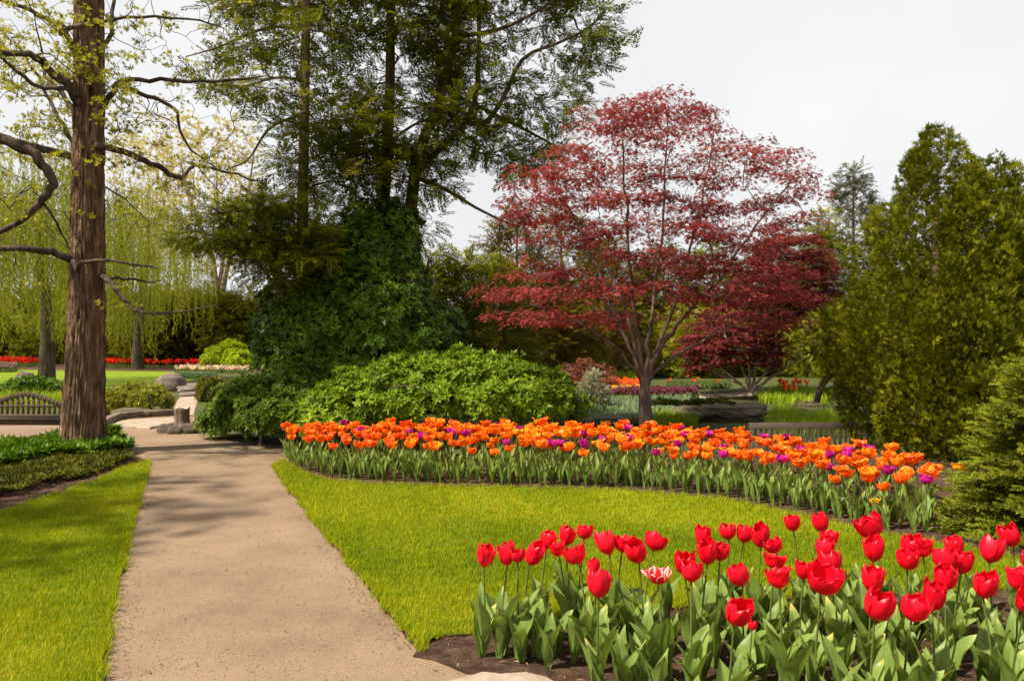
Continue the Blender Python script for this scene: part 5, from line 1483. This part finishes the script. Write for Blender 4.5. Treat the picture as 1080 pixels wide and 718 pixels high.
# the packed blooms at the back of the band, past the ones one can tell apart
def packed(n):
    c2 = sample_poly(np.concatenate([of * .32 + np.array([np.interp(of[:, 0], ob[:, 0], ob[:, 0]), np.interp(of[:, 0], ob[:, 0], ob[:, 1])]).T * .68, ob[::-1]]), n * 8)
    keep = []
    for q in c2:
        if len(keep) >= n: break
        if np.min(np.hypot(*(pts - q).T)) > .085: keep.append(q)
    q = np.array(keep); parts = []; tt = []; groups = []; off = 0; Vs = []
    px = CX + q[:, 0] / q[:, 1] * FPX
    kk = np.clip(np.round(np.interp(px, [300, 400, 520, 600, 700, 850, 1000], [.1, .25, .9, 1.0, .5, .25, .15]) + rng.normal(size=len(q)) * .45), 0, 2).astype(int)
    for k in range(3):
        me = OF[k][1]; w = kk == k
        if not w.any(): continue
        V = np.zeros(len(me.vertices) * 3); me.vertices.foreach_get('co', V); V = V.reshape(-1, 3)
        F = np.zeros(len(me.loops), int); me.loops.foreach_get('vertex_index', F); F = F.reshape(-1, 4)
        T = np.zeros(len(V)); me.attributes['tint'].data.foreach_get('value', T)
        st = MB(); st.tube([(0, 0, -.4), (0, 0, -.2), (0, 0, 0)], [.005] * 3, 5); sV = np.concatenate(st.v); sF = np.concatenate(st.f4)
        m = w.sum(); R_ = frames_z(rng.normal(size=(m, 3)) * .16 + [0, 0, 1], rng.uniform(0, 6.28, m)); pos = np.c_[q[w], rng.uniform(.37, .46, m)]; sc = rng.uniform(.9, 1.1, m)
        for (A, B, Tt, mi) in ((V, F, T, k), (sV, sF, np.full(len(sV), .5), 3)):
            Vn, Fn, _ = scatter((A, B), pos, R_, sc, np.zeros(m), 0)
            Vs.append(Vn); groups.append((Fn + off, mi)); tt.append(np.tile(Tt, m)); off += len(Vn)
    me = mesh_np('tulip_drift', np.concatenate(Vs), groups, [M['orangered'], M['orange'], M['yelloworange'], M['tulip_stem']], np.concatenate(tt), True)
    tag(link('tulip_drift', me), 'packed orange blooms at the back of the band before the bench', 'flower bed', kind='stuff')
packed(150)
# two odd ones near the spruce
py_ = tulip_proto('yellow_tulip', 'tulip', flower_mesh('flower', M['yellow'], 690, .045, .07, .6), 890, .20, LEAVES_S, 2, None)
b = gp(926, 558); place(py_, used, b[0], b[1] + .05, .02, 1, .3); tag(py_, 'single low yellow tulip near the spruce end of the band')
po = tulip_proto('orange_tulip', 'tulip', OF[2][2], 891, .40, LEAVES_S, 2, None)
place(po, used, (1012 - CX) / FPX * 8.2, 8.2, .02, 1, 1.3); tag(po, 'lone yellow-orange tulip standing against the spruce')
# leafy plants filling the front of the band
pp = []
d1 = sample_poly(np.concatenate([of, (of + (ob.mean(0) - of) * .0 + np.array([0, .55]))[::-1]]), 3000)
for q in d1:
    if all(np.hypot(*(q - np.array(r))) > .11 for r in pp): pp.append(tuple(q))
    if len(pp) >= 170: break
leaf_clump('tulip_plant', 'upright tulip leaves without a bloom along the front of the orange band', pp, 'leafy tulip plants along the orange band', 3, LEAVES_S, .8, 1.25)
for o in [q for q in COL.objects if q.parent is None and q.type == 'EMPTY' and 'category' in q and 'label' not in q]:
    for c in list(o.children): bpy.data.objects.remove(c)
    bpy.data.objects.remove(o)
bpy.context.view_layer.update()
